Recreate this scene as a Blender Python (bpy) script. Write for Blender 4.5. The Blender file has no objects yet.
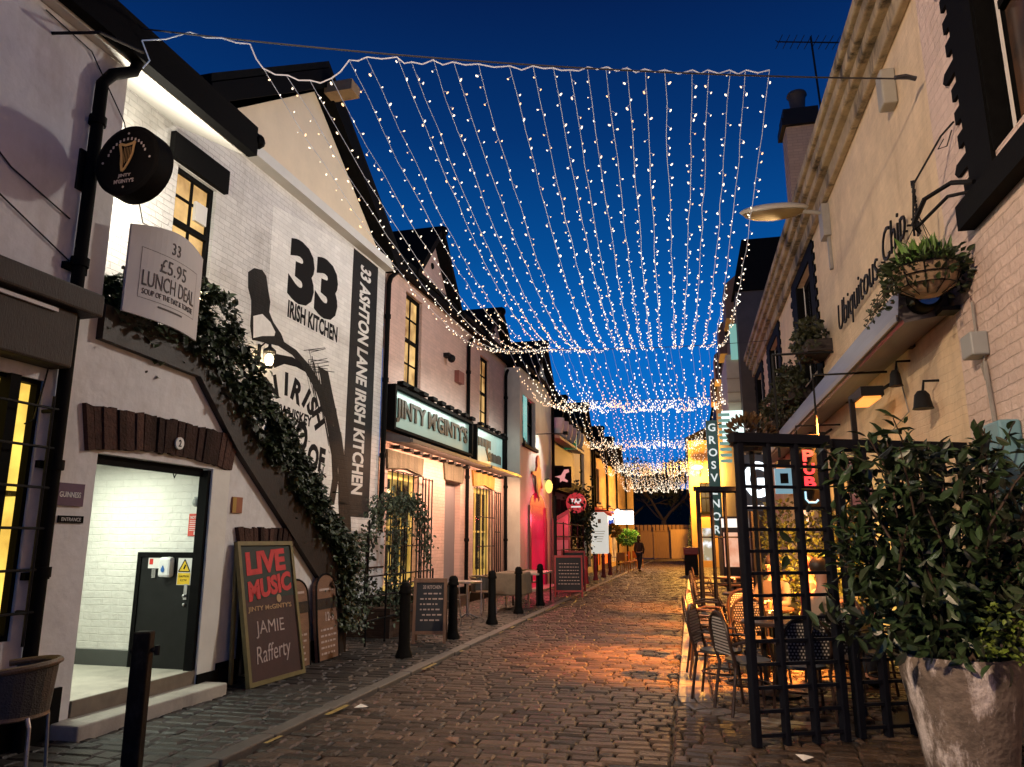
import bpy, math, random
from mathutils import Matrix, Vector
random.seed(7)
R = math.radians
sc = bpy.context.scene
COL = sc.collection

# ---------------------------------------------------------------- camera
PITCH, YAW = R(11.86), R(13.02)
cam_d = bpy.data.cameras.new('camera')
cam_d.sensor_width = 36.0
cam_d.lens = 745.0 / 1024.0 * 36.0
cam_d.clip_start = 0.05
cam_d.clip_end = 2000
cam = bpy.data.objects.new('camera', cam_d)
COL.objects.link(cam)
cam.location = (0, 0, 1.6)
cam.rotation_euler = (R(90) + PITCH, 0, YAW)
sc.camera = cam
sc.render.resolution_x, sc.render.resolution_y = 1024, 767

# ---------------------------------------------------------------- world: deep blue dusk
world = bpy.data.worlds.new('World')
sc.world = world
world.use_nodes = True
wn = world.node_tree
bg = wn.nodes['Background']
sky = wn.nodes.new('ShaderNodeTexSky')
sky.sky_type = 'NISHITA'; sky.sun_disc = False
sky.sun_elevation = R(-4); sky.sun_rotation = R(0)
tc = wn.nodes.new('ShaderNodeTexCoord')
sep = wn.nodes.new('ShaderNodeSeparateXYZ')
ramp = wn.nodes.new('ShaderNodeValToRGB')
wn.links.new(tc.outputs['Generated'], sep.inputs[0])
wn.links.new(sep.outputs['Z'], ramp.inputs[0])
cr = ramp.color_ramp
stops = [(0.0, (.0012, .17, .62)), (.13, (.0008, .165, .62)), (.24, (.0006, .135, .53)), (.36, (.0006, .075, .31)),
         (.50, (.0008, .033, .165)), (.64, (.001, .013, .078)), (1.0, (.001, .007, .035))]
cr.elements[0].position, cr.elements[0].color = stops[0][0], (*stops[0][1], 1)
cr.elements[1].position, cr.elements[1].color = stops[-1][0], (*stops[-1][1], 1)
for p, c in stops[1:-1]:
    e = cr.elements.new(p); e.color = (*c, 1)
mx = wn.nodes.new('ShaderNodeMix'); mx.data_type = 'RGBA'; mx.blend_type = 'ADD'
mx.inputs[0].default_value = 0.02
wn.links.new(ramp.outputs[0], mx.inputs[6]); wn.links.new(sky.outputs[0], mx.inputs[7])
wn.links.new(mx.outputs[2], bg.inputs[0])
bg.inputs[1].default_value = 1.0

sc.view_settings.view_transform = 'Standard'
sc.view_settings.look = 'None'
sc.view_settings.exposure = 0.0
sc.view_settings.gamma = 1.0
sc.render.engine = 'CYCLES'
sc.cycles.use_denoising = True
sc.cycles.max_bounces = 5
sc.cycles.diffuse_bounces = 3
sc.cycles.glossy_bounces = 3
sc.cycles.transmission_bounces = 3
sc.cycles.transparent_max_bounces = 6
sc.cycles.sample_clamp_indirect = 2.0
sc.cycles.caustics_reflective = False
sc.cycles.caustics_refractive = False

# ---------------------------------------------------------------- measuring helpers (points of the place from a sight line and a known plane)
_F = Vector((-math.sin(YAW) * math.cos(PITCH), math.cos(YAW) * math.cos(PITCH), math.sin(PITCH)))
_R = Vector((math.cos(YAW), math.sin(YAW), 0)); _U = _R.cross(_F); _C = Vector((0, 0, 1.6))
def ray(x, y): return _F * 745 + _R * (x - 512) + _U * (383.5 - y)
def gnd(x, y, z=0.0):
    d = ray(x, y); return _C + d * ((z - 1.6) / d.z)
def atY(x, y, Y):
    d = ray(x, y); return _C + d * (Y / d.y)
LA = -math.atan(.03)
LEFT = Matrix.Translation((-5.25, 0, 0)) @ Matrix.Rotation(LA, 4, 'Z')
LINV = LEFT.inverted()
def LP(x, y, z=0.0): return LEFT @ Vector((x, y, z))
def onL(px, py, x=-.9):                       # (y, z) on a plane of the left terrace
    n = LEFT.to_3x3() @ Vector((1, 0, 0)); o = LP(x, 0, 0); d = ray(px, py)
    p = LINV @ (_C + d * ((o - _C).dot(n) / d.dot(n)))
    return p.y, p.z
def onX(px, py, X):
    d = ray(px, py); return _C + d * (X / d.x)

# ---------------------------------------------------------------- object helpers
I4 = Matrix.Identity(4)
MW = {}
FRAME = [I4]
def tag(o, label=None, cat=None, group=None, kind=None):
    if label: o['label'] = label
    if cat: o['category'] = cat
    if group: o['group'] = group
    if kind: o['kind'] = kind
    return o
def thing(name, label, cat, loc=(0, 0, 0), rz=0.0, group=None, scale=1.0):
    o = bpy.data.objects.new(name, None); COL.objects.link(o)
    o.empty_display_size = .2
    o.location = loc; o.rotation_euler = (0, 0, rz); o.scale = (scale,) * 3
    MW[o.name] = Matrix.Translation(loc) @ Matrix.Rotation(rz, 4, 'Z') @ Matrix.Scale(scale, 4)
    return tag(o, label, cat, group)
def lthing(name, label, cat, loc, group=None, rz=0.0):          # thing placed in the left terrace's frame
    return thing(name, label, cat, LP(*loc), LA + rz, group)
def place(o, loc, rz=0.0, scale=1.0):
    o.location = loc; o.rotation_euler = (0, 0, rz); o.scale = (scale,) * 3
    return o
def dup(root, loc, rz=0.0, label=None, group=None, scale=None):
    r = root.copy(); COL.objects.link(r); r.location = loc; r.rotation_euler = (0, 0, rz)
    if scale: r.scale = (scale,) * 3
    if label: r['label'] = label
    if group: r['group'] = group
    for ch in list(root.children):
        c = ch.copy(); COL.objects.link(c); c.parent = r; c.matrix_parent_inverse = ch.matrix_parent_inverse.copy()
        for g in list(ch.children):
            d = g.copy(); COL.objects.link(d); d.parent = c; d.matrix_parent_inverse = g.matrix_parent_inverse.copy()
    return r
def attach(o, parent, W):
    if parent is not None:
        o.parent = parent
        o.matrix_parent_inverse = MW[parent.name].inverted()
    o.matrix_basis = W
    MW[o.name] = W

# surface frames: (u along, d outwards, v up) -> xyz
def FL(x): return lambda u, d, v: (x + d, u, v)
def FR(x): return lambda u, d, v: (x - d, u, v)
def FC(y): return lambda u, d, v: (u, y - d, v)
def FB(y): return lambda u, d, v: (u, y + d, v)

_fontcache = {}
def text_geo(s, off=0.0, res=3, shear=0.0):
    k = (s, off, res, shear)
    if k not in _fontcache:
        cu = bpy.data.curves.new('lettering_curve', 'FONT'); cu.body = s; cu.offset = off; cu.resolution_u = res; cu.shear = shear
        cu.extrude = .02; cu.fill_mode = 'BOTH'
        ob = bpy.data.objects.new('lettering_temp', cu); COL.objects.link(ob)
        dg = bpy.context.evaluated_depsgraph_get()
        me = bpy.data.meshes.new_from_object(ob.evaluated_get(dg))
        vs = [tuple(v.co) for v in me.vertices]; fs = [tuple(p.vertices) for p in me.polygons]
        bpy.data.objects.remove(ob); bpy.data.curves.remove(cu); bpy.data.meshes.remove(me)
        xs = [v[0] for v in vs]; ys = [v[1] for v in vs]
        _fontcache[k] = (vs, fs, min(xs), max(xs), min(ys), max(ys))
    return _fontcache[k]

class MB:
    def __init__(s): s.v = []; s.f = []
    def add(s, vs, fs):
        n = len(s.v); s.v.extend([tuple(p) for p in vs]); s.f.extend([tuple(i + n for i in f) for f in fs]); return s
    def box(s, x0, x1, y0, y1, z0, z1):
        return s.add([(x0, y0, z0), (x1, y0, z0), (x1, y1, z0), (x0, y1, z0), (x0, y0, z1), (x1, y0, z1), (x1, y1, z1), (x0, y1, z1)],
                     [(0, 3, 2, 1), (4, 5, 6, 7), (0, 1, 5, 4), (1, 2, 6, 5), (2, 3, 7, 6), (3, 0, 4, 7)])
    def fbox(s, fr, u0, u1, d0, d1, v0, v1):
        return s.add([fr(u0, d0, v0), fr(u1, d0, v0), fr(u1, d1, v0), fr(u0, d1, v0), fr(u0, d0, v1), fr(u1, d0, v1), fr(u1, d1, v1), fr(u0, d1, v1)],
                     [(0, 3, 2, 1), (4, 5, 6, 7), (0, 1, 5, 4), (1, 2, 6, 5), (2, 3, 7, 6), (3, 0, 4, 7)])
    def poly(s, pts): return s.add(pts, [tuple(range(len(pts)))])
    def prism(s, pts, vec):
        n = len(pts); q = [(p[0] + vec[0], p[1] + vec[1], p[2] + vec[2]) for p in pts]
        return s.add(list(pts) + q, [tuple(range(n - 1, -1, -1)), tuple(range(n, 2 * n))] + [(i, (i + 1) % n, n + (i + 1) % n, n + i) for i in range(n)])
    def fprism(s, fr, uv, d0, d1):
        n = len(uv)
        return s.add([fr(u, d0, v) for u, v in uv] + [fr(u, d1, v) for u, v in uv],
                     [tuple(range(n - 1, -1, -1)), tuple(range(n, 2 * n))] + [(i, (i + 1) % n, n + (i + 1) % n, n + i) for i in range(n)])
    def tube(s, path, r, n=6, closed=False):
        P = [Vector(p) for p in path]; m = len(P); base = len(s.v)
        rr = r if isinstance(r, (list, tuple)) else [r] * m
        prev = None
        for i, p in enumerate(P):
            a = P[i - 1] if (i > 0 or closed) else P[0]; b = P[(i + 1) % m] if (i < m - 1 or closed) else P[-1]
            t = (b - a)
            if t.length < 1e-9: t = Vector((0, 0, 1))
            t.normalize()
            ref = prev if prev is not None else (Vector((0, 0, 1)) if abs(t.z) < .9 else Vector((1, 0, 0)))
            e1 = ref - t * ref.dot(t)
            if e1.length < 1e-6: e1 = t.orthogonal()
            e1.normalize(); e2 = t.cross(e1); prev = e1
            for k in range(n):
                w = 2 * math.pi * k / n
                s.v.append(tuple(p + (e1 * math.cos(w) + e2 * math.sin(w)) * rr[i]))
        for i in range(m if closed else m - 1):
            j = (i + 1) % m
            for k in range(n):
                s.f.append((base + i * n + k, base + i * n + (k + 1) % n, base + j * n + (k + 1) % n, base + j * n + k))
        if not closed:
            s.f.append(tuple(base + k for k in range(n - 1, -1, -1))); s.f.append(tuple(base + (m - 1) * n + k for k in range(n)))
        return s
    def lathe(s, prof, n=24, c=(0, 0, 0)):
        base = len(s.v); m = len(prof)
        for r, z in prof:
            for k in range(n):
                w = 2 * math.pi * k / n
                s.v.append((c[0] + r * math.cos(w), c[1] + r * math.sin(w), c[2] + z))
        for i in range(m - 1):
            for k in range(n):
                s.f.append((base + i * n + k, base + i * n + (k + 1) % n, base + (i + 1) * n + (k + 1) % n, base + (i + 1) * n + k))
        s.f.append(tuple(base + k for k in range(n - 1, -1, -1))); s.f.append(tuple(base + (m - 1) * n + k for k in range(n)))
        return s
    def ell(s, c, r, nu=12, nv=8):
        if not isinstance(r, (tuple, list)): r = (r, r, r)
        prof = [(max(.02, math.sin(math.pi * i / nv)), -math.cos(math.pi * i / nv)) for i in range(nv + 1)]
        b = len(s.v); s.lathe(prof, nu)
        for i in range(b, len(s.v)):
            x, y, z = s.v[i]; s.v[i] = (c[0] + x * r[0], c[1] + y * r[1], c[2] + z * r[2])
        return s
    def disc(s, fr, uc, vc, r, d0, d1, n=28, ru=None):
        return s.fprism(fr, [(uc + (ru or r) * math.cos(2 * math.pi * k / n), vc + r * math.sin(2 * math.pi * k / n)) for k in range(n)], d0, d1)
    def text(s, t, fr, uc, vc, w=None, h=None, d=.004, ext=.004, off=0.0, rd=1, rot=0.0, shear=0.0, res=3):
        vs, fs, x0, x1, y0, y1 = text_geo(t, off, res, shear)
        sx = (w / (x1 - x0)) if w else None; sy = (h / (y1 - y0)) if h else None
        if sx is None: sx = sy
        if sy is None: sy = sx
        ca, sa = math.cos(rot), math.sin(rot); out = []
        for x, y, z in vs:
            a = (x - (x0 + x1) / 2) * sx; b = (y - (y0 + y1) / 2) * sy
            a, b = a * ca - b * sa, a * sa + b * ca
            out.append(fr(uc + rd * a, d + (ext if z > 0 else -.001), vc + b))
        return s.add(out, fs)
    def leaf(s, p, d, up, L, w):
        d = Vector(d).normalized(); u = Vector(up); sd = d.cross(u)
        if sd.length < 1e-4: sd = d.orthogonal()
        sd.normalize(); nn = sd.cross(d); p = Vector(p)
        if L > .075:
            q = [p, p + d * L * .2 + sd * w * .36 + nn * w * .12, p + d * L * .48 + sd * w * .5 + nn * w * .18, p + d * L * .78 + sd * w * .3 + nn * w * .06, p + d * L - nn * L * .12,
                 p + d * L * .78 - sd * w * .3 + nn * w * .06, p + d * L * .48 - sd * w * .5 + nn * w * .18, p + d * L * .2 - sd * w * .36 + nn * w * .12, p + d * L * .5, p + d * L * .8 - nn * L * .04]
            return s.add(q, [(0, 8, 2, 1), (8, 9, 3, 2), (9, 4, 3), (0, 7, 6, 8), (8, 6, 5, 9), (9, 5, 4)])
        a, b = p + d * L * .42 + sd * w * .5 + nn * w * .18, p + d * L * .42 - sd * w * .5 + nn * w * .18
        m = p + d * L * .42; t = p + d * L - nn * L * .1
        return s.add([p, a, t, b, m], [(0, 4, 1), (4, 2, 1), (0, 3, 4), (3, 2, 4)])
    def build(s, name, mat, parent=None, label=None, smooth=False, bevel=0.0, W=None, ang=40):
        me = bpy.data.meshes.new(name); me.from_pydata(s.v, [], s.f); me.update()
        me.materials.append(mat)
        if smooth:
            me.shade_smooth()
            try: me.set_sharp_from_angle(angle=R(ang))
            except Exception: pass
        o = bpy.data.objects.new(name, me); COL.objects.link(o)
        if bevel:
            b = o.modifiers.new('edge', 'BEVEL'); b.width = bevel; b.segments = 2; b.limit_method = 'ANGLE'; b.angle_limit = R(50)
        attach(o, parent, W if W is not None else FRAME[0])
        if label: o['label'] = label
        return o

def facade(mb, fr, u0, u1, v0, v1, holes=(), depth=.2):
    us = sorted({u0, u1, *[h[0] for h in holes], *[h[1] for h in holes]}); vs = sorted({v0, v1, *[h[2] for h in holes], *[h[3] for h in holes]})
    us = [u for u in us if u0 <= u <= u1]; vs = [v for v in vs if v0 <= v <= v1]
    inh = lambda a, b: any(h[0] < a < h[1] and h[2] < b < h[3] for h in holes)
    for i in range(len(us) - 1):
        for j in range(len(vs) - 1):
            if not inh((us[i] + us[i + 1]) / 2, (vs[j] + vs[j + 1]) / 2):
                mb.poly([fr(us[i], 0, vs[j]), fr(us[i + 1], 0, vs[j]), fr(us[i + 1], 0, vs[j + 1]), fr(us[i], 0, vs[j + 1])])
    for a, b, c, e in holes:
        mb.poly([fr(a, 0, c), fr(a, -depth, c), fr(a, -depth, e), fr(a, 0, e)]); mb.poly([fr(b, 0, c), fr(b, -depth, c), fr(b, -depth, e), fr(b, 0, e)])
        mb.poly([fr(a, 0, e), fr(a, -depth, e), fr(b, -depth, e), fr(b, 0, e)]); mb.poly([fr(a, 0, c), fr(a, -depth, c), fr(b, -depth, c), fr(b, 0, c)])
    return mb

def window(parent, fr, u0, u1, v0, v1, rec=.12, nx=2, ny=4, fmat=None, gmat=None, fw=.07, bar=.03, sash=True, sill=True, name='window', label=None):
    m = MB()
    m.fbox(fr, u0, u0 + fw, -rec, -rec + .07, v0, v1); m.fbox(fr, u1 - fw, u1, -rec, -rec + .07, v0, v1)
    m.fbox(fr, u0 + fw, u1 - fw, -rec, -rec + .068, v0, v0 + fw * 1.2); m.fbox(fr, u0 + fw, u1 - fw, -rec, -rec + .068, v1 - fw, v1)
    if sash: m.fbox(fr, u0 + fw, u1 - fw, -rec + .005, -rec + .075, (v0 + v1) / 2 - .035, (v0 + v1) / 2 + .035)
    for i in range(1, nx):
        u = u0 + (u1 - u0) * i / nx; m.fbox(fr, u - bar / 2, u + bar / 2, -rec + .01, -rec + .05, v0 + fw, v1 - fw)
    for j in range(1, ny):
        v = v0 + (v1 - v0) * j / ny
        if sash and abs(v - (v0 + v1) / 2) < .05: continue
        m.fbox(fr, u0 + fw, u1 - fw, -rec + .012, -rec + .048, v - bar / 2, v + bar / 2)
    w = m.build(name, fmat, parent, label)
    MB().poly([fr(u0, -rec + .02, v0), fr(u1, -rec + .02, v0), fr(u1, -rec + .02, v1), fr(u0, -rec + .02, v1)]).build('pane', gmat, w)
    if sill: MB().fbox(fr, u0 - .08, u1 + .08, -rec + .0, .09, v0 - .1, v0 - .003).build('sill', fmat, w)
    return w

# ---------------------------------------------------------------- materials
_mats = {}
def _new(name):
    m = bpy.data.materials.new(name); m.use_nodes = True
    nt = m.node_tree; return m, nt, nt.nodes['Principled BSDF']
def pm(name, col, rough=.6, var=.15, ns=5.0, bump=.0, bs=40.0, metal=0.0, island=0.0, stain=None, st=.5, sscale=1.5, sedge=.75, stretch=(1, 1, 1), coat=0.0, rvar=.1, spec=.5, trans=0.0):
    if name in _mats: return _mats[name]
    m, nt, b = _new(name); L = nt.links.new; N = nt.nodes.new
    b.inputs['Metallic'].default_value = metal
    b.inputs['Specular IOR Level'].default_value = spec
    if coat: b.inputs['Coat Weight'].default_value = coat
    tc = N('ShaderNodeTexCoord'); mp = N('ShaderNodeMapping'); mp.inputs['Scale'].default_value = stretch
    L(tc.outputs['Object'], mp.inputs[0])
    no = N('ShaderNodeTexNoise'); no.inputs['Scale'].default_value = ns; no.inputs['Detail'].default_value = 6; no.inputs['Roughness'].default_value = .65
    L(mp.outputs[0], no.inputs[0])
    mr = N('ShaderNodeMapRange'); mr.inputs[1].default_value = .25; mr.inputs[2].default_value = .75
    mr.inputs[3].default_value = 1 - var; mr.inputs[4].default_value = 1 + var
    L(no.outputs[0], mr.inputs[0])
    val = mr.outputs[0]
    if island:
        g = N('ShaderNodeNewGeometry'); m2 = N('ShaderNodeMapRange'); m2.inputs[3].default_value = 1 - island; m2.inputs[4].default_value = 1 + island
        L(g.outputs['Random Per Island'], m2.inputs[0]); mu = N('ShaderNodeMath'); mu.operation = 'MULTIPLY'
        L(val, mu.inputs[0]); L(m2.outputs[0], mu.inputs[1]); val = mu.outputs[0]
    mix = N('ShaderNodeMix'); mix.data_type = 'RGBA'; mix.blend_type = 'MULTIPLY'; mix.inputs[0].default_value = 1
    mix.inputs[6].default_value = (*col, 1)
    cx = N('ShaderNodeCombineColor'); [L(val, cx.inputs[i]) for i in range(3)]
    L(cx.outputs[0], mix.inputs[7]); out = mix.outputs[2]
    if stain:
        n2 = N('ShaderNodeTexNoise'); n2.inputs['Scale'].default_value = sscale; n2.inputs['Detail'].default_value = 8; n2.inputs['Roughness'].default_value = .7
        mp2 = N('ShaderNodeMapping'); mp2.inputs['Scale'].default_value = (1, 1, .35); mp2.inputs['Location'].default_value = (3, 7, 1)
        L(tc.outputs['Object'], mp2.inputs[0]); L(mp2.outputs[0], n2.inputs[0])
        rr = N('ShaderNodeMapRange'); rr.inputs[1].default_value = .5; rr.inputs[2].default_value = sedge; rr.inputs[4].default_value = st
        L(n2.outputs[0], rr.inputs[0]); sm = N('ShaderNodeMix'); sm.data_type = 'RGBA'
        L(rr.outputs[0], sm.inputs[0]); L(out, sm.inputs[6]); sm.inputs[7].default_value = (*stain, 1); out = sm.outputs[2]
    L(out, b.inputs['Base Color'])
    rg = N('ShaderNodeMapRange'); rg.inputs[3].default_value = max(.03, rough - rvar); rg.inputs[4].default_value = min(1, rough + rvar)
    L(no.outputs[0], rg.inputs[0]); L(rg.outputs[0], b.inputs['Roughness'])
    if bump:
        n3 = N('ShaderNodeTexNoise'); n3.inputs['Scale'].default_value = bs; n3.inputs['Detail'].default_value = 5
        L(mp.outputs[0], n3.inputs[0]); bp = N('ShaderNodeBump'); bp.inputs['Strength'].default_value = bump; bp.inputs['Distance'].default_value = .02
        L(n3.outputs[0], bp.inputs['Height']); L(bp.outputs[0], b.inputs['Normal'])
    if trans: b.inputs['Transmission Weight'].default_value = trans
    _mats[name] = m; return m
def brick(name, col, axis='y', rough=.7, var=.1, mortar=None, bw=.23, bh=.076, bump=.5, stain=(.18, .15, .12), st=.45, bvar=.06, wob=.012, nz=1.5):
    if name in _mats: return _mats[name]
    m, nt, b = _new(name); L = nt.links.new; N = nt.nodes.new
    tc = N('ShaderNodeTexCoord'); sp = N('ShaderNodeSeparateXYZ'); cb = N('ShaderNodeCombineXYZ')
    L(tc.outputs['Object'], sp.inputs[0]); L(sp.outputs['Y' if axis == 'y' else 'X'], cb.inputs[0]); L(sp.outputs['Z'], cb.inputs[1])
    nw = N('ShaderNodeTexNoise'); nw.inputs['Scale'].default_value = 3.0; L(tc.outputs['Object'], nw.inputs[0])
    va = N('ShaderNodeVectorMath'); va.operation = 'MULTIPLY_ADD'; va.inputs[1].default_value = (wob, wob, 0); L(nw.outputs[1], va.inputs[0]); L(cb.outputs[0], va.inputs[2])
    br = N('ShaderNodeTexBrick'); br.inputs['Scale'].default_value = 1.0; br.inputs['Brick Width'].default_value = bw; br.inputs['Row Height'].default_value = bh
    br.inputs['Mortar Size'].default_value = .006; br.inputs['Mortar Smooth'].default_value = .6
    br.inputs['Color1'].default_value = (1 - bvar, 1 - bvar, 1 - bvar, 1); br.inputs['Color2'].default_value = (1 + bvar, 1 + bvar, 1 + bvar, 1)
    mo = mortar if mortar else .86
    br.inputs['Mortar'].default_value = (mo, mo, mo, 1); L(va.outputs[0], br.inputs[0])
    no = N('ShaderNodeTexNoise'); no.inputs['Scale'].default_value = 1.7; no.inputs['Detail'].default_value = 8; no.inputs['Roughness'].default_value = .7; L(tc.outputs['Object'], no.inputs[0])
    mr = N('ShaderNodeMapRange'); mr.inputs[1].default_value = .3; mr.inputs[2].default_value = .7; mr.inputs[3].default_value = 1 - var; mr.inputs[4].default_value = 1 + var; L(no.outputs[0], mr.inputs[0])
    m1 = N('ShaderNodeMix'); m1.data_type = 'RGBA'; m1.blend_type = 'MULTIPLY'; m1.inputs[0].default_value = 1; m1.inputs[6].default_value = (*col, 1); L(br.outputs[0], m1.inputs[7])
    cx = N('ShaderNodeCombineColor'); [L(mr.outputs[0], cx.inputs[i]) for i in range(3)]
    m2 = N('ShaderNodeMix'); m2.data_type = 'RGBA'; m2.blend_type = 'MULTIPLY'; m2.inputs[0].default_value = 1; L(m1.outputs[2], m2.inputs[6]); L(cx.outputs[0], m2.inputs[7])
    n2 = N('ShaderNodeTexNoise'); n2.inputs['Scale'].default_value = 1.3; n2.inputs['Detail'].default_value = 10; n2.inputs['Roughness'].default_value = .75
    mp2 = N('ShaderNodeMapping'); mp2.inputs['Scale'].default_value = (1.2, 1.2, .3); mp2.inputs['Location'].default_value = (2, 5, 1); L(tc.outputs['Object'], mp2.inputs[0]); L(mp2.outputs[0], n2.inputs[0])
    rr = N('ShaderNodeMapRange'); rr.inputs[1].default_value = .52; rr.inputs[2].default_value = .78; rr.inputs[4].default_value = st; L(n2.outputs[0], rr.inputs[0])
    m3 = N('ShaderNodeMix'); m3.data_type = 'RGBA'; L(rr.outputs[0], m3.inputs[0]); L(m2.outputs[2], m3.inputs[6]); m3.inputs[7].default_value = (*stain, 1)
    L(m3.outputs[2], b.inputs['Base Color']); b.inputs['Roughness'].default_value = rough; b.inputs['Specular IOR Level'].default_value = .2
    n4 = N('ShaderNodeTexNoise'); n4.inputs['Scale'].default_value = 14; n4.inputs['Detail'].default_value = 6; L(tc.outputs['Object'], n4.inputs[0])
    iv = N('ShaderNodeMath'); iv.operation = 'MULTIPLY_ADD'; iv.inputs[1].default_value = -1.0; L(br.outputs['Fac'], iv.inputs[0]); 
    ml = N('ShaderNodeMath'); ml.operation = 'MULTIPLY'; ml.inputs[1].default_value = nz; L(n4.outputs[0], ml.inputs[0]); L(ml.outputs[0], iv.inputs[2])
    bp = N('ShaderNodeBump'); bp.inputs['Strength'].default_value = bump; bp.inputs['Distance'].default_value = .009; L(iv.outputs[0], bp.inputs['Height']); L(bp.outputs[0], b.inputs['Normal'])
    _mats[name] = m; return m
def em(name, col, s, col2=None, ns=3.0, lo=.4, hi=.6, sample=True, base=(.02, .02, .02)):
    if name in _mats: return _mats[name]
    m, nt, b = _new(name); L = nt.links.new; N = nt.nodes.new
    b.inputs['Base Color'].default_value = (*base, 1); b.inputs['Roughness'].default_value = .25
    b.inputs['Emission Strength'].default_value = s; b.inputs['Emission Color'].default_value = (*col, 1)
    if col2:
        tc = N('ShaderNodeTexCoord'); no = N('ShaderNodeTexNoise'); no.inputs['Scale'].default_value = ns; no.inputs['Detail'].default_value = 4
        L(tc.outputs['Object'], no.inputs[0]); rp = N('ShaderNodeValToRGB'); rp.color_ramp.elements[0].position = lo; rp.color_ramp.elements[1].position = hi
        rp.color_ramp.elements[0].color = (*col2, 1); rp.color_ramp.elements[1].color = (*col, 1)
        L(no.outputs[0], rp.inputs[0]); L(rp.outputs[0], b.inputs['Emission Color'])
    if not sample: m.cycles.emission_sampling = 'NONE'
    _mats[name] = m; return m
def lamp(name, parent, loc, power, col, size=.05, kind='POINT', rot=None, spot=None, W=None, blend=.5, sy=None):
    d = bpy.data.lights.new(name, kind); d.energy = power; d.color = col
    if kind == 'AREA':
        d.size = size
        if sy: d.shape = 'RECTANGLE'; d.size_y = sy
    else: d.shadow_soft_size = size
    if kind == 'SPOT': d.spot_size = R(spot or 90); d.spot_blend = blend
    o = bpy.data.objects.new(name, d); COL.objects.link(o)
    M = Matrix.Translation(loc)
    if rot is not None: M = M @ rot
    attach(o, parent, (W if W is not None else FRAME[0]) @ M)
    return o
def aim(d):                      # rotation that points a lamp's -Z along d
    return Vector(d).to_track_quat('-Z', 'Y').to_matrix().to_4x4()

WHITE = brick('white_painted_brick', (.7, .69, .67), 'y', st=.45, bump=.9, wob=.025, var=.14)
WHITEX = brick('white_painted_brick_side', (.74, .73, .67), 'x', st=.4, bump=.55, wob=.03, var=.12, stain=(.35, .33, .27), mortar=.97, bvar=.02, nz=2.6)
RENDERW = pm('white_render', (.67, .66, .66), .75, .16, 2.2, .75, 6, stain=(.3, .24, .2), st=.5, sscale=1.6)
PINKW = brick('pink_painted_brick', (.66, .46, .39), 'y', st=.3, bump=.7, wob=.02)
CREAM = brick('cream_painted_brick', (.7, .56, .39), 'y', st=.55, stain=(.3, .2, .11), bump=.45, mortar=.95, bvar=.03, wob=.05, var=.16, nz=3.2)
PINKNEAR = brick('pinkish_white_painted_brick', (.66, .53, .47), 'y', st=.5, stain=(.3, .2, .13), bump=.9, mortar=.93, bvar=.05, wob=.04, var=.16, nz=3.0, bw=.3, bh=.1)
BLACK = pm('black_gloss_paint', (.005, .005, .005), .7, .3, 12, .1, 60, spec=.05)
BLACKM = pm('black_iron', (.006, .006, .007), .6, .3, 20, .15, 80, spec=.2)
SLATE = pm('dark_slate', (.006, .006, .006), .9, .3, 8, .3, 20, stretch=(1, 1, 3), spec=.1)
GLASSD = pm('dark_glass', (.012, .014, .018), .08, .2, 2, spec=.7)
WOODD = pm('dark_brown_timber', (.014, .007, .005), .65, .35, 4, .35, 25, stretch=(1, 6, 1))
WOODB = pm('brown_timber', (.16, .085, .05), .6, .3, 4, .2, 30, stretch=(5, 5, 1))
LINT = brick('brown_brick_lintel', (.055, .026, .02), 'y', bw=.075, bh=.4, bump=1.0, st=.5, mortar=.6, bvar=.35, wob=.03)
STEEL = pm('brushed_steel', (.5, .5, .5), .3, .1, 20, metal=1.0)
CHALK = pm('chalk_white', (.75, .73, .7), .9, .3, 60)
PAPER = pm('white_board', (.74, .72, .68), .5, .06, 3)
def _glass():
    m, nt, b = _new('clear_window_glass'); N = nt.nodes.new; L = nt.links.new
    t = N('ShaderNodeBsdfTransparent'); t.inputs[0].default_value = (.85, .86, .84, 1); g = N('ShaderNodeBsdfGlossy'); g.inputs[1].default_value = .06
    x = N('ShaderNodeMixShader'); f = N('ShaderNodeFresnel'); f.inputs[0].default_value = 1.5
    L(f.outputs[0], x.inputs[0]); L(t.outputs[0], x.inputs[1]); L(g.outputs[0], x.inputs[2]); L(x.outputs[0], nt.nodes['Material Output'].inputs[0]); return m
GLASSC = _glass()
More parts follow.
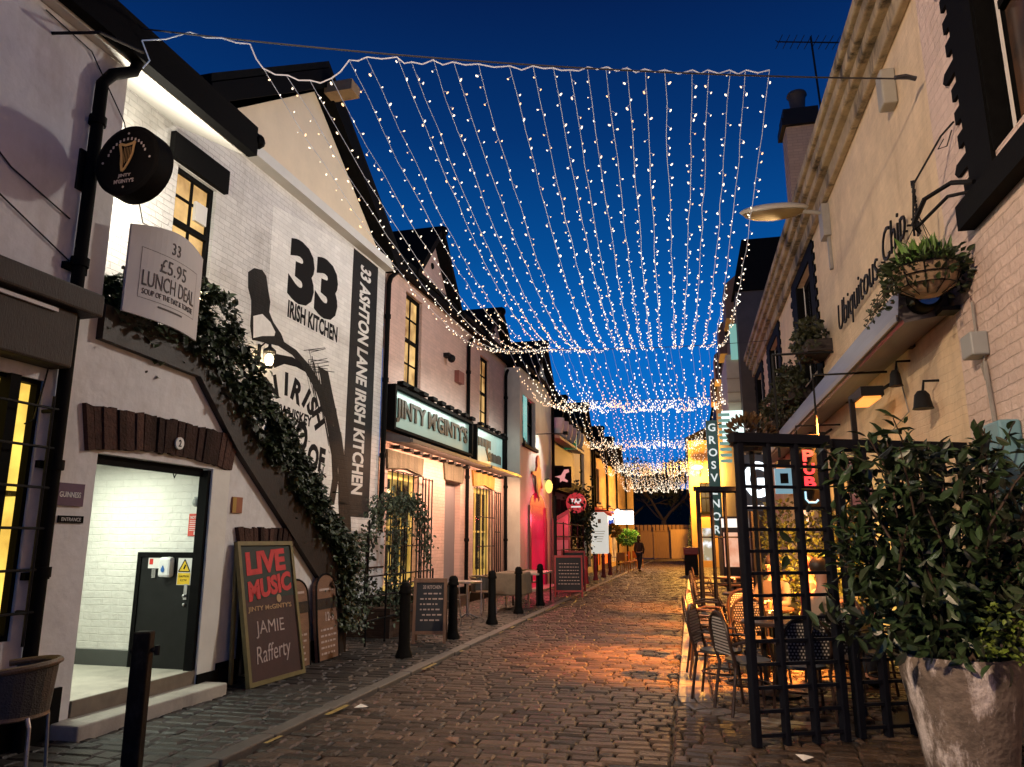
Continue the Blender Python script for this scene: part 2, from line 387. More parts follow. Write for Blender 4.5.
def interior(parent, fr, u0, u1, v0, v1, back, seed=1, depth=1.1, nsil=9):
    r = random.Random(seed); e = .5
    MB().poly([fr(u0 - e, -depth, v0 - .4), fr(u1 + e, -depth, v0 - .4), fr(u1 + e, -depth, v1 + .3), fr(u0 - e, -depth, v1 + .3)]).poly([fr(u1 + e, -depth, v0 - .4), fr(u1 + e, -.23, v0 - .4), fr(u1 + e, -.23, v1 + .3), fr(u1 + e, -depth, v1 + .3)]).poly([fr(u0 - e, -depth, v0 - .4), fr(u0 - e, -.23, v0 - .4), fr(u0 - e, -.23, v1 + .3), fr(u0 - e, -depth, v1 + .3)]).poly([fr(u0 - e, -depth, v1 + .3), fr(u1 + e, -depth, v1 + .3), fr(u1 + e, -.23, v1 + .3), fr(u0 - e, -.23, v1 + .3)]).build('room_back', back, parent)
    m = MB()
    m.fbox(fr, u0 - e, u1 + e, -depth + .02, -.2, v0 - .42, v0 - .4)
    for k in range(nsil):
        u = r.uniform(u0 - .2, u1 + .2); d = -r.uniform(.35, depth - .1); h = r.uniform(.25, .95) * (v1 - v0) * .75; w = r.uniform(.03, .12)
        m.fbox(fr, u - w, u + w, d - .05, d, v0 - .35, v0 - .35 + h)
        if r.random() < .6: m.ell(fr(u, d, v0 - .3 + h + .08), .1, 8, 6)
    m.fbox(fr, u0 - .3, u1 + .3, -depth + .05, -depth + .3, v0 + (v1 - v0) * .55, v0 + (v1 - v0) * .57)
    for k in range(14):
        u = u0 - .2 + (u1 - u0 + .4) * k / 14; h = r.uniform(.1, .26); v = v0 + (v1 - v0) * .571; m.fbox(fr, u, u + .05, -depth + .1, -depth + .16, v, v + h)
    m.build('room_furniture', WOODD, parent)
    for k in range(3): u = u0 + (u1 - u0) * (k + .5) / 3 + r.uniform(-.1, .1); MB().ell(fr(u, -r.uniform(.35, .8), v1 - r.uniform(.15, .5)), .05, 8, 6).build('pendant_lamp', em('pendant_glow', (1, .75, .35), 4, sample=False), parent)
INK = pm('black_ink', (.012, .012, .013), .85, .2, 8, spec=.1)
# ================================================================ ground
g = MB().poly([(-300, -300, -.06), (300, -300, -.06), (300, 400, -.06), (-300, 400, -.06)])
tag(g.build('ground', pm('earth_ground', (.03, .026, .024), .9)), kind='structure', label='dark ground beneath the lane')

def setts(rows, x0f, x1f, pitch, wmean, zf, jz=.006, gap=.012, skip=None):
    m = MB(); y = rows[0]
    while y < rows[1]:
        d = pitch * random.uniform(.8, 1.2); x = x0f(y) - random.random() * wmean; xe = x1f(y)
        while x < xe:
            w = wmean * random.uniform(.55, 1.4); a, b = max(x, x0f(y)), min(x + w, xe); x += w
            if b - a < .05 or (skip and skip((a + b) / 2, y)): continue
            wob = .02 * math.sin(a * 1.3 + y * .4)
            z = zf((a + b) / 2, y) + random.uniform(-jz, jz); c = .018; g2 = gap / 2
            A, B, C, D = a + g2, b - g2, y + g2 + wob, y + d - g2 + wob
            tl = [random.uniform(-jz, jz) * .8 for _ in range(4)]; j = lambda: random.uniform(-.007, .007)
            q = [(A + j(), C + j()), (B + j(), C + j()), (B + j(), D + j()), (A + j(), D + j())]
            cx, cy = (A + B) / 2, (C + D) / 2
            n = len(m.v)
            for px, py in q: m.v.append((px, py, z - .05))
            for i, (px, py) in enumerate(q): m.v.append((px, py, z - .014 + tl[i]))
            for i, (px, py) in enumerate(q):
                m.v.append((px + (c if px < cx else -c), py + (c if py < cy else -c), z + tl[i]))
            for i in range(4):
                k = (i + 1) % 4
                m.f.append((n + i, n + k, n + 4 + k, n + 4 + i)); m.f.append((n + 4 + i, n + 4 + k, n + 8 + k, n + 8 + i))
            m.f.append((n + 8, n + 9, n + 10, n + 11))
        y += d
    return m
KERB = lambda y: -3.52 + .012 * (y - 4)
GUT = lambda y: -.18 + .004 * (y - 10)
SETT = pm('worn_stone_setts', (.052, .034, .024), .5, .45, 9, .7, 40, island=.7, rvar=.18, spec=.4, stain=(.016, .014, .013), st=.8, sscale=.9)
PAVE = pm('pavement_stone_setts', (.034, .029, .025), .5, .4, 8, .5, 40, island=.55, rvar=.12, stain=(.018, .017, .014), st=.75, sscale=1.1)
crown = lambda x, y: .03 - .02 * ((x + 1.8) / 1.8) ** 2
rd = setts((2.2, 74), lambda y: KERB(y) + .16, lambda y: GUT(y) - .0, .135, .235, crown)
tag(rd.build('road', SETT, smooth=False), kind='structure', label='dark cobbled lane of small stone setts')
MB().poly([(-8, 1, -.02), (5, 1, -.02), (5, 80, -.02), (-8, 80, -.02)]).build('road_bed', pm('wet_grit', (.022, .019, .017), .6, .4, 20, .5, 80))
tag(bpy.data.objects['road_bed'], kind='structure', label='dark grit in the joints of the setts')
pv = setts((2.2, 60), lambda y: -5.6, lambda y: KERB(y) - .0, .16, .27, lambda x, y: .035, .005)
tag(pv.build('pavement', PAVE), kind='structure', label='narrow stone pavement along the left fronts')
kb = MB(); y = 2.0
while y < 60:
    L_ = random.uniform(.7, 1.1); x = KERB(y)
    kb.box(x + .004, x + .155, y + .006, y + L_ - .006, -.03, .05 + random.uniform(-.004, .004)); y += L_
tag(kb.build('kerb', pm('kerb_stone', (.11, .1, .09), .5, .25, 8, .25, 40), bevel=.012), kind='structure', label='long flat kerb stones at the pavement edge')
# worn double yellow line painted on the setts
yl = MB(); y = 2.4
while y < 40:
    L_ = random.uniform(.12, .5)
    if random.random() < .5:
        x = KERB(y) + .19; w = random.uniform(.03, .055); y2 = y + L_
        yl.add([(x, y, .047), (x + w, y, .047), (KERB(y2) + .19 + w, y2, .047), (KERB(y2) + .19, y2, .047)], [(0, 1, 2, 3)])
    y += L_ + random.uniform(.01, .12)
tag(yl.build('road_marking', pm('worn_yellow_paint', (.26, .18, .05), .65, .5, 14)), kind='structure', label='worn broken yellow line along the kerb')
# gutter slabs
gt = MB(); y = 8.4
while y < 72:
    L_ = random.uniform(.5, .9); x = GUT(y)
    for k in range(2): gt.box(x + .01 + k * .17, x + .165 + k * .17, y + .006, y + L_ - .006, -.03, .012 - .006 * k + random.uniform(-.003, .003))
    y += L_
for i in range(7):
    a0 = R(180 + i * 15 + 1); a1 = R(180 + (i + 1) * 15 - 1); c = (GUT(8.4) + 1.2, 8.4)
    for r0, r1 in ((1.19, 1.035), (1.02, .87)):
        gt.prism([(c[0] + r0 * math.cos(a0), c[1] + r0 * math.sin(a0), -.02), (c[0] + r1 * math.cos(a0), c[1] + r1 * math.sin(a0), -.02),
                  (c[0] + r1 * math.cos(a1), c[1] + r1 * math.sin(a1), -.02), (c[0] + r0 * math.cos(a1), c[1] + r0 * math.sin(a1), -.02)], (0, 0, .034))
tag(gt.build('gutter', pm('gutter_stone', (.1, .085, .075), .4, .3, 6, .3, 40), bevel=.008), kind='structure', label='smooth stone gutter beside the terrace')
def inside(x, y): return y < 8.4 and (x < 1.0) and ((x - 1.02) ** 2 + (y - 8.4) ** 2 > .86 ** 2)
tr = setts((8.4, 72), lambda y: GUT(y) + .36, lambda y: 3.2, .135, .235, lambda x, y: .025)
tag(tr.build('terrace_paving', SETT), kind='structure', label='stone setts under the terrace tables')
tf = setts((2.2, 8.39), lambda y: GUT(8) - .0, lambda y: 3.2, .135, .235, lambda x, y: .02, skip=lambda x, y: y > 7.1 and .82 < math.hypot(x - 1.02, y - 8.4) < 1.24)
tag(tf.build('lane_edge_paving', SETT), kind='structure', label='stone setts around the planted pot')
# ================================================================ left terrace
FRAME[0] = LEFT
fl0, fl9 = FL(0), FL(-.9)
LITWARM = em('warm_lit_interior', (1.0, .62, .22), 1.1, (.25, .11, .03), 1.6, .35, .62)
LITYEL = em('yellow_lit_interior', (1.0, .68, .12), 1.7, (.55, .3, .05), 2.2, .3, .6)
LITPUB = em('pub_lit_interior', (1.0, .6, .16), .9, (.02, .014, .01), 2.6, .52, .66)
SOFFIT = pm('white_soffit_boards', (.7, .69, .64), .6, .06, 3)

# ---- white pub with outside stair -------------------------------------------------
wp = lthing('white_pub', 'white painted brick pub with outside stair, gable and mural number 33', 'pub', (0, 2, 0))
P = MB()
facade(P, fl0, .5, 5.46, -.05, 6.06, [(3.5, 4.98, .84, 2.88)], .1)
facade(P, fl0, 5.46, 7.2, -.05, 2.36, [(5.62, 7.2, -.05, 2.36)], .12)
P.poly([fl0(7.5, 0, 1.47), fl0(8.8, 0, 1.47), fl0(8.8, 0, 2.02), fl0(7.5, 0, 2.87)])
P.poly([fl0(5.46, 0, 2.36), fl0(7.5, 0, 2.36), fl0(7.5, 0, 2.87), fl0(6.71, 0, 3.39), fl0(5.46, 0, 3.39)])
facade(P, fl0, 7.5, 8.8, -.05, 1.47, [(7.9, 8.72, -.05, 1.47)], .3)
P.poly([fl0(8.8, 0, -.05), fl0(10.3, 0, -.05), fl0(10.3, 0, 1.03), fl0(8.8, 0, 2.02)])
P.poly([fl0(7.9, -.3, -.05), fl0(8.72, -.3, -.05), fl0(8.72, -.3, 1.47), fl0(7.9, -.3, 1.47)])
P.poly([fl0(5.46, 0, 3.6), fl0(5.46, -.9, 3.6), fl0(5.46, -.9, 6.6), fl0(5.46, 0, 6.06)])
P.build('wall', RENDERW, wp)
MB().fbox(fl0, 7.201, 7.5, -.03, .03, -.05, 2.358).build('pier', pm('pale_pier_paint', (.74, .73, .68), .7, .08, 3, .2, 12), wp, 'paler white pier beside the lit doorway')
for a, b_, c, e, z in ((.5, 5.5, .003, .03, .42), (7.19, 7.52, .033, .05, .24), (7.53, 7.89, .003, .03, .3), (8.74, 9.7, .003, .03, .28)): MB().fbox(fl0, a, b_, c, e, -.05, z).build('plinth', BLACK, wp, 'black painted band along the foot of the wall')
# upper set-back wall and mural ground
U = MB(); facade(U, fl9, 5.46, 9.2, 3.3, 7.15, [(7.3, 8.05, 4.74, 6.16)], .16); facade(U, fl9, 9.2, 13.4, -.05, 7.15)
U.build('upper_wall', WHITE, wp)
MB().fprism(FL(-.86), [(7.75, 7.1), (13.1, 7.1), (10.25, 9.02)], -.1, 0).build('gable', pm('white_gable_render', (.84, .7, .5), .7, .08, 2, .2, 10), wp, 'smooth cream white gable triangle')
MB().fbox(fl9, 7.7, 13.4, .003, .2, 6.94, 7.1).build('ledge', SOFFIT, wp)
bb = MB()
bb.fprism(FL(-.9), [(13.45, 6.92), (13.45, 7.25), (10.25, 9.42), (10.25, 9.06)], -.1, .3)
bb.fprism(FL(-.9), [(7.4, 7.0), (7.4, 7.3), (10.25, 9.42), (10.25, 9.06)], -.1, .3)
bb.build('bargeboard', BLACK, wp)
MB().fbox(FL(-.9), 10.2, 10.5, .25, .75, 8.93, 9.12).build('purlin_end', pm('pale_timber', (.3, .2, .1), .7, .3, 8), wp)
RF = MB()
RF.prism([(-6, 10.25, 9.3), (-.62, 10.25, 9.44), (-.62, 13.45, 7.27), (-6, 13.45, 7.3)], (0, 0, .12))
RF.prism([(-6, 10.25, 9.3), (-.62, 10.25, 9.44), (-.62, 7.4, 7.32), (-6, 7.4, 7.3)], (0, 0, .12))
RF.prism([(.22, .3, 6.36), (.22, 7.26, 6.36), (-3.8, 7.26, 8.8), (-3.8, .3, 8.8)], (0, 0, .1))
RF.prism([(-.7, 7.2, 6.95), (-.7, 7.75, 6.95), (-3.8, 7.75, 8.8), (-3.8, 7.2, 8.8)], (0, 0, .1))
RF.prism([(-1, 7.6, 7.2), (-1, 13.42, 7.2), (-4.5, 13.42, 8.6), (-4.5, 7.6, 8.6)], (0, 0, .1))
RF.build('roof', SLATE, wp)
ev = MB(); ev.fbox(fl0, .3, 7.25, .12, .24, 6.08, 6.37); ev.fbox(fl0, .3, 5.46, .0, .118, 6.12, 6.36); ev.fprism(FC(7.24), [(.12, 6.08), (.12, 6.4), (-.88, 7.0), (-.88, 6.66)], .0, .03); ev.ell(fl0(7.3, .2, 6.3), .09, 8, 6)
ev.build('gutter', BLACK, wp)
MB().prism([(.118, 5.47, 6.07), (-.895, 5.47, 6.62), (-.895, 5.47, 6.66), (.118, 5.47, 6.11)], (0, 1.73, 0)).build('soffit', SOFFIT, wp, 'white boarded soffit lit from the landing')
MB().fbox(fl0, .5, 5.45, .0, .11, 6.062, 6.115).build('soffit', SOFFIT, wp)
w = window(wp, fl9, 7.3, 8.05, 4.74, 6.16, .12, 2, 4, BLACK, LITWARM, .06, .028)
MB().fbox(fl9, 7.12, 8.2, -.0, .07, 6.17, 6.5).build('window_lintel', BLACK, wp)
MB().fbox(fl9, 7.72, 7.94, -.075, -.03, 5.6, 5.86).build('wall_vent', PAPER, w)
# ground window at the frame's edge, with iron bars
interior(wp, fl0, 3.5, 4.98, .84, 2.88, LITYEL, 4, .7, 5)
w = window(wp, fl0, 3.5, 4.98, .84, 2.88, .1, 2, 1, BLACK, GLASSC, .035, .09, sash=False, sill=False)
MB().fbox(fl0, 4.66, 4.75, -.09, .02, .84, 2.88).build('mullion', BLACK, w)
br_ = MB()
for v in (1.05, 1.37, 1.69, 2.01, 2.33, 2.65): br_.tube([fl0(3.45, .1, v), fl0(5.06, .1, v)], .011)
for u in (3.9, 4.45, 5.0): br_.tube([fl0(u, .1, .8), fl0(u, .1, 2.75)], .013)
for v in (1.05, 2.63): br_.tube([fl0(5.0, .1, v), fl0(5.0, -.02, v)], .018)
br_.build('window_bars', BLACKM, wp)
fb = MB(); fb.fbox(fl0, .5, 5.2, .003, .3, 3.46, 3.66); fb.fbox(fl0, .5, 5.02, .003, .22, 2.98, 3.455)
fb.build('fascia', WOODD, wp, 'dark brown shop fascia with projecting hood', bevel=.02)
MB().fbox(fl0, .5, 4.8, .224, .245, 3.4, 3.43).build('hood_light', pm('pale_strip', (.5, .45, .45), .5), wp)
# drainpipe
dp = MB(); dp.tube([fl0(5.42, .16, 6.15), fl0(5.38, .14, 5.98), fl0(5.18, .1, 5.82), fl0(5.1, .08, 5.68), fl0(5.1, .08, .02)], .055, 10)
for v in (5.3, 3.95, 2.2, 1.35): dp.lathe([(.075, -.04), (.075, .04)], 10, fl0(5.1, .08, v))
for v in (3.9, 2.2, 1.32): dp.fbox(fl0, 4.99, 5.22, .002, .05, v - .03, v + .03)
dp.build('drainpipe', BLACK, wp, smooth=True)
cb = MB(); cb.tube([fl0(4.0, .02, 4.75), fl0(4.4, .02, 4.5), fl0(5.0, .02, 4.32)], .007, 5); cb.tube([fl0(4.2, .02, 4.3), fl0(5.05, .02, 3.95)], .007, 5)
cb.tube([fl0(5.2, .03, 3.72), fl0(5.32, .03, 3.62), fl0(5.6, .03, 3.52)], .009, 5); cb.tube([fl0(4.5, .02, 6.0), fl0(5.0, .02, 5.95), fl0(5.45, .03, 5.5), fl0(6.5, -.6, 5.0), fl0(7.2, -.87, 5.15)], .006, 5)
cb.tube([fl0(5.02, .02, 3.3), fl0(4.96, .03, 2.9), fl0(4.9, .03, 2.55), fl0(4.82, .03, 2.5)], .007, 5)
cb.build('cable', BLACKM, wp)
MB().tube([fl0(4.6, .0, 5.85), fl0(4.75, .35, 5.9), fl0(5.3, .3, 6.1)], .015).build('cable_bracket', BLACKM, wp)
# doorway recess
rc = MB(); y0, y1, xb, zf, zc = 5.61, 7.24, -4.5, .28, 2.5
rc.poly([(0, y1, 0), (xb, y1, 0), (xb, y1, zc), (0, y1, zc)])
rc.build('recess_wall', WHITEX, wp, 'white painted brick inside the lit doorway')
rc = MB(); rc.poly([(xb, y0, 0), (xb, y1, 0), (xb, y1, zc), (xb, y0, zc)]); rc.poly([(-.12, y0, 0), (xb, y0, 0), (xb, y0, zc), (-.12, y0, zc)]); rc.poly([(-.1, y0, zc), (xb, y0, zc), (xb, y1, zc), (-.1, y1, zc)])
rc.build('recess_wall', RENDERW, wp)
st = MB(); st.box(xb, -.02, y0, y1 - .002, 0, zf); st.build('recess_floor', pm('pale_worn_concrete', (.5, .47, .4), .55, .25, 3, .2, 30, stain=(.12, .1, .08), st=.6, sscale=2), wp)
st = MB(); st.box(-.016, .3, 5.42, 7.35, -.03, .15); st.build('step', pm('stone_step', (.42, .39, .34), .6, .25, 3, .25, 30, stain=(.1, .09, .08), st=.6, sscale=2), wp, bevel=.015)
MB().box(-.012, .015, 5.63, 7.19, .151, .283).build('step', pm('dark_step_riser', (.16, .13, .1), .7, .3, 6), wp)
MB().box(xb, -.02, y1 - .03, y1 - .003, zf, .44).build('skirting', pm('grey_skirting_paint', (.06, .065, .06), .6), wp)
MB().fbox(fl0, 7.15, 7.2, -.1, .005, .1, 2.34).build('door_post', BLACK, wp)
MB().fbox(fl0, 5.63, 7.15, -.1, -.06, 2.27, 2.355).build('door_head', BLACK, wp)
dr = MB(); fd = FC(y1); dr.fbox(fd, -.78, -.13, .003, .035, zf, 1.42)
d_ = dr.build('door', pm('black_door_paint', (.01, .011, .011), .45, .3, 5, spec=.25), wp)
fm = MB()
for a, b, c, e in ((-.83, -.78, zf, 1.47), (-.13, -.08, zf, 1.47), (-.78, -.13, 1.42, 1.47)): fm.fbox(fd, a, b, .003, .05, c, e)
fm.build('frame', BLACK, d_)
hd = MB(); hd.fbox(fd, -.21, -.17, .036, .045, .98, 1.14); hd.ell(fd(-.19, .06, 1.02), .02); hd.ell(fd(-.19, .05, .93), .018); hd.build('handle', STEEL, d_, smooth=True)
hook = MB(); hook.tube([fl0(6.85, -.2, 2.5), fl0(6.85, -.2, 2.3), fl0(6.88, -.2, 2.24), fl0(6.91, -.2, 2.3)], .007); hook.build('hook', BLACKM, wp)
def soldier_lintel(mb, fr, u0, u1, bot, top, seed, w=.095):
    r = random.Random(seed); u = u0
    while u < u1 - .03:
        ww = min(w * r.uniform(.8, 1.15), u1 - u); s0, s1 = (u - u0) / (u1 - u0), (u + ww - u0) / (u1 - u0); d = .045 + r.uniform(-.012, .014)
        j = lambda: r.uniform(-.012, .012); lean = (s0 - .5) * .16
        mb.fprism(fr, [(u + .005, bot(s0) + j()), (u + ww - .005, bot(s1) + j()), (u + ww - .005 + lean + j() * .5, top(s1) + j()), (u + .005 + lean + j() * .5, top(s0) + j())], .001, d); u += ww
LINTB = pm('old_brown_brick', (.05, .026, .02), .85, .5, 14, .9, 35, island=.55, stain=(.02, .015, .013), st=.6, sscale=6, spec=.2)
lt = MB(); soldier_lintel(lt, fl0, 5.46, 7.54, lambda s: 2.365 + .075 * math.sin(math.pi * s), lambda s: 2.76 + .03 * math.sin(math.pi * s), 3); lt.build('lintel', LINTB, wp, 'arched rough brown brick lintel over the doorway')
lt = MB(); soldier_lintel(lt, fl0, 7.78, 8.88, lambda s: 1.475, lambda s: 1.74, 5); lt.build('lintel', LINTB, wp)
MB().fbox(fl0, 7.92, 8.7, -.29, -.24, -.03, 1.46).build('cellar_door', WOODD, wp)
# stair
sr = MB()
sr.fprism(fl0, [(5.44, 3.36), (6.8, 3.3), (7.5, 2.64), (9.6, 1.07), (9.72, .03), (10.36, .03), (10.36, 1.36), (6.76, 3.68), (5.44, 3.68)], .004, .08)
sr.build('stringer', pm('dark_brown_paint', (.014, .008, .006), .6, .3, 6, .2, 30), wp, 'dark stair stringer and landing edge')
sp_ = MB(); sp_.box(-.88, -.003, 5.45, 6.75, 3.395, 3.62)
n = 14
for i in range(n):
    yy = 6.75 + i * 3.6 / n; zz = 3.55 - (i + 1) * 2.4 / n
    sp_.box(-.88, -.02, yy, yy + 3.6 / n, max(-.02, zz - .25), zz)
sp_.box(-.85, -.02, 10.3, 10.36, .0, 1.2)
sp_.build('stair', pm('dark_stair_stone', (.06, .05, .045), .8), wp)
rl = MB()
for i in range(12):
    yy = 5.65 + i * .42; zz = 3.66 if yy < 6.72 else 3.66 - (yy - 6.72) * .658
    rl.tube([fl0(yy, .04, zz), fl0(yy, .04, zz + .42)], .014)
rl.tube([fl0(5.62, .04, 4.1), fl0(6.72, .04, 4.1), fl0(10.3, .04, 1.75)], .02); rl.tube([fl0(5.62, .04, 3.9), fl0(6.72, .04, 3.9), fl0(10.3, .04, 1.55)], .014)
rl.build('railing', BLACKM, wp)
for (u, v) in ((5.62, 4.3), (5.75, 4.62), (8.4, 3.3), (7.75, 4.5), (8.35, 4.3)): pass
# mural on the upper wall (paint, a few millimetres thick)
mp_ = MB(); mp_.fprism(fl9, [(9.42, 2.0), (11.98, 2.0), (11.98, 6.88), (9.35, 6.55)], .002, .004)
mural = mp_.build('mural', brick('white_mural_paint', (.82, .81, .77), 'y', st=.15), wp)
mk = MB(); mk.fbox(fl9, 11.99, 13.05, .002, .0045, 2.0, 6.9); mk.build('mural_band', brick('black_mural_paint', (.016, .017, .019), 'y', st=.1, var=.2), mural, 'black painted band with white lettering')
tx = MB()
tx.text('33 ASHTON LANE IRISH KITCHEN', fl9, 12.52, 4.55, 4.3, .45, .006, .001, .035, rot=-math.pi / 2)
tx.build('mural_lettering', pm('white_mural_letters', (.72, .71, .68), .8, .12, 9), mural)
tk = MB()
tk.text('33', fl9, 10.67, 5.78, 1.6, 1.05, .006, .001, .06)
tk.text('IRISH KITCHEN', fl9, 10.72, 5.1, 1.6, .28, .006, .001, .035)
tk.build('mural_lettering', INK, mural, 'black number 33 and the words Irish Kitchen')
def uv(pts): return [onL(x, y, -.9) for x, y in pts]
def stroke(mb, pts, wd, d=.005, closed=False):
    q = uv(pts); 
    for i in range(len(q) - 1):
        (a, b), (c, e) = q[i], q[i + 1]; L_ = math.hypot(c - a, e - b) or 1; nx, ny = -(e - b) / L_ * wd / 2, (c - a) / L_ * wd / 2
        mb.add([fl9(a + nx, d, b + ny), fl9(c + nx, d, e + ny), fl9(c - nx, d, e - ny), fl9(a - nx, d, b - ny)], [(0, 1, 2, 3)])
bt = MB()
bt.fprism(fl9, uv([(248, 272), (254, 268), (262, 270), (266, 276), (268, 290), (270, 302), (269, 312), (251, 312), (251, 300), (248, 288)]), .002, .0055)   # capsule of the bottle neck
bt.fprism(fl9, uv([(251, 312), (269, 312), (273, 322), (281, 334), (284, 342), (296, 350), (310, 366), (322, 386), (331, 414), (337, 450), (338, 480), (334, 505), (328, 505), (332, 478), (331, 450), (325, 418), (316, 392), (304, 370), (292, 355), (278, 346), (262, 342), (252, 340), (250, 326)]), .002, .0052)
bt.build('bottle_drawing', brick('bottle_paint', (.007, .007, .007), 'y', st=.1), mural, 'black painted bottle outline')
bw_ = MB()
bw_.fprism(fl9, uv([(253, 316), (262, 314), (270, 322), (275, 332), (274, 336), (262, 336), (253, 338)]), .0055, .0062)
bw_.fprism(fl9, uv([(262, 376), (274, 369), (290, 374), (304, 386), (315, 402), (322, 420), (328, 445), (329, 465), (324, 482), (316, 494), (300, 480), (280, 455), (262, 430), (255, 400)]), .0055, .0062)
bw_.build('bottle_label', pm('label_paint', (.78, .77, .74), .8, .12, 9), mural)
bd = MB()
bd.fprism(fl9, uv([(268, 358), (276, 354), (292, 357), (300, 362), (305, 372), (296, 367), (284, 364), (274, 368)]), .0055, .0062)
def put(ch, px, py, h, rot=0.0, w=None, off=.03):
    u, v = onL(px, py, -.9); bd.text(ch, fl9, u, v, w, h, .0066, .0006, off, rot=rot)
for ch, px, py, rt in (('N', 271, 388, .35), ('I', 286, 384, .05), ('R', 297, 392, -.3), ('I', 306, 398, -.6), ('S', 312, 406, -.8), ('H', 318, 418, -1.05)): put(ch, px, py, .36, rt, off=.05)
put('WHISKEY', 296, 416, .18, -.05, .95, off=.04); put('CARK', 299, 422, .1, -.05, .45)
put('O', 301, 437, .5, 0, .38, off=.05); put('OF', 316, 458, .42, -.1, .56, off=.05); put('INK', 320, 476, .2, .5, .38)
bd.build('label_lettering', INK, mural)
sk = MB(); rnd = random.Random(4)
for i in range(46):
    t = rnd.random(); x0 = 306 + 34 * t + rnd.uniform(-5, 5); y0 = 352 + 95 * t + rnd.uniform(-14, 14)
    stroke(sk, [(x0, y0), (x0 + rnd.uniform(5, 12), y0 + rnd.uniform(25, 60))], rnd.uniform(.008, .03), .0055 + i * .00002)
for i in range(12):
    x0 = 303 + rnd.uniform(0, 12); y0 = 350 + rnd.uniform(0, 24); stroke(sk, [(x0, y0), (x0 + rnd.uniform(10, 22), y0 - rnd.uniform(-4, 4))], .012, .0068 + i * .00002)
sk.fprism(fl9, uv([(318, 366), (328, 372), (332, 392), (340, 430), (346, 470), (349, 505), (338, 505), (338, 470), (333, 425), (322, 388)]), .002, .0053)
sk.fprism(fl9, uv([(338, 500), (350, 505), (352, 560), (340, 560)]), .002, .0053)
sk.build('brush_strokes', brick('brush_paint', (.01, .01, .01), 'y', st=.1), mural)
# lamps that belong to the pub
lamp('landing_light', wp, fl0(6.0, -.2, 5.3), 130, (1, .92, .76), .12)
lb = MB(); lb.lathe([(.05, 0), (.06, .03), (.03, .06)], 10, fl0(6.0, -.25, 5.1)); lb.build('landing_lamp', em('white_lamp_glow', (1, .93, .8), 6), wp)
lamp('doorway_light', wp, (-1.0, 6.2, 2.4), 44, (.92, 1.0, .82), .5, 'AREA', sy=1.0)
MB().box(-1.4, -.8, 5.95, 6.45, 2.43, 2.49).build('ceiling_lamp', em('cool_lamp_glow', (.92, 1, .85), 3), wp)

# ---- signs and things on the white pub -------------------------------------------------
s = lthing('round_sign', 'round black pub sign with a gold harp on an iron bracket', 'sign', (.05, 5.1, 5.15))
b = MB(); cy, cz, cx = 5.1, 4.8, .54
prof = [(.28, -.09), (.3, -.07), (.3, .07), (.28, .09)]
q = MB().lathe([(.28, -.095), (.29, -.1), (.325, -.09), (.325, .09), (.29, .1), (.28, .095)], 40)
q.v = [(cx + a, cy + c, cz + b_) for a, b_, c in q.v]
q.build('case', BLACK, s, smooth=True)
q = MB(); q.fbox(fl0, 5.02, 5.18, .0, .025, 4.62, 5.0); q.tube([fl0(5.1, .02, 4.8), fl0(5.1, .24, 4.8)], .022, 8); q.build('bracket', BLACKM, s)
q = MB(); fs = FC(cy - .1)
hp = [(-.08, .14), (-.02, .12), (.05, .13), (.075, .145), (.065, .1), (.06, .03), (.03, -.04), (-.005, -.1), (-.03, -.12), (-.045, -.05), (-.05, .03), (-.065, .09)]
inn = [(-.035, .09), (.04, .1), (.045, .04), (.02, -.02), (-.015, -.07), (-.025, 0)]
for i in range(len(hp)):
    a, c = hp[i], hp[(i + 1) % len(hp)]; L_ = math.hypot(c[0] - a[0], c[1] - a[1]); nx, ny = -(c[1] - a[1]) / L_ * .011, (c[0] - a[0]) / L_ * .011
    q.fprism(fs, [(cx + a[0] + nx, cz + .02 + a[1] + ny), (cx + c[0] + nx, cz + .02 + c[1] + ny), (cx + c[0] - nx, cz + .02 + c[1] - ny), (cx + a[0] - nx, cz + .02 + a[1] - ny)], .002, .006 + i * .0001)
for k in range(5): q.fbox(fs, cx - .03 + k * .016, cx - .027 + k * .016, .002, .005, cz + .02 - .06 + k * .012, cz + .12)
q.build('harp', pm('gold_paint', (.5, .3, .1), .4, .2, 20), s)
q = MB(); q.text('JINTY', fs, cx, cz - .145, .13, .036, .002, .002, .02); q.text("M'GINTY'S", fs, cx, cz - .195, .2, .036, .002, .002, .02)
for k in range(13):
    a = R(160 - k * 11.5); q.fbox(fs, cx + .2 * math.cos(a) - .008, cx + .2 * math.cos(a) + .008, .002, .004, cz + .2 * math.sin(a) - .012, cz + .2 * math.sin(a) + .012)
for a, c in ((0, .25), (-.24, 0), (.24, 0), (0, -.25)): q.disc(fs, cx + a, cz + c, .01, .002, .005, 8)
q.build('lettering', pm('pale_sign_letters', (.5, .42, .38), .6), s)

s = lthing('banner', 'bowed grey white banner reading lunch deal on the landing rail', 'banner', (.1, 6.05, 3.75))
q = MB(); nn = 16; rr = []
for i in range(nn + 1):
    t = i / nn; u = 5.5 + 1.02 * t; d = .2 + .09 * math.sin(math.pi * t); top = 4.47 + .1 * math.sin(math.pi * t * .9); bot = 3.63 - .02 * t
    rr.append((u, d, top, bot))
for i in range(nn):
    a, c = rr[i], rr[i + 1]
    q.add([fl0(a[0], a[1], a[3]), fl0(c[0], c[1], c[3]), fl0(c[0], c[1], c[2]), fl0(a[0], a[1], a[2]), fl0(a[0], a[1] - .02, a[3]), fl0(c[0], c[1] - .02, c[3]), fl0(c[0], c[1] - .02, c[2]), fl0(a[0], a[1] - .02, a[2])],
          [(0, 1, 2, 3), (4, 7, 6, 5), (3, 2, 6, 7), (0, 4, 5, 1)])
q.build('sheet', pm('banner_cloth', (.5, .48, .48), .6, .06, 2), s, smooth=True)
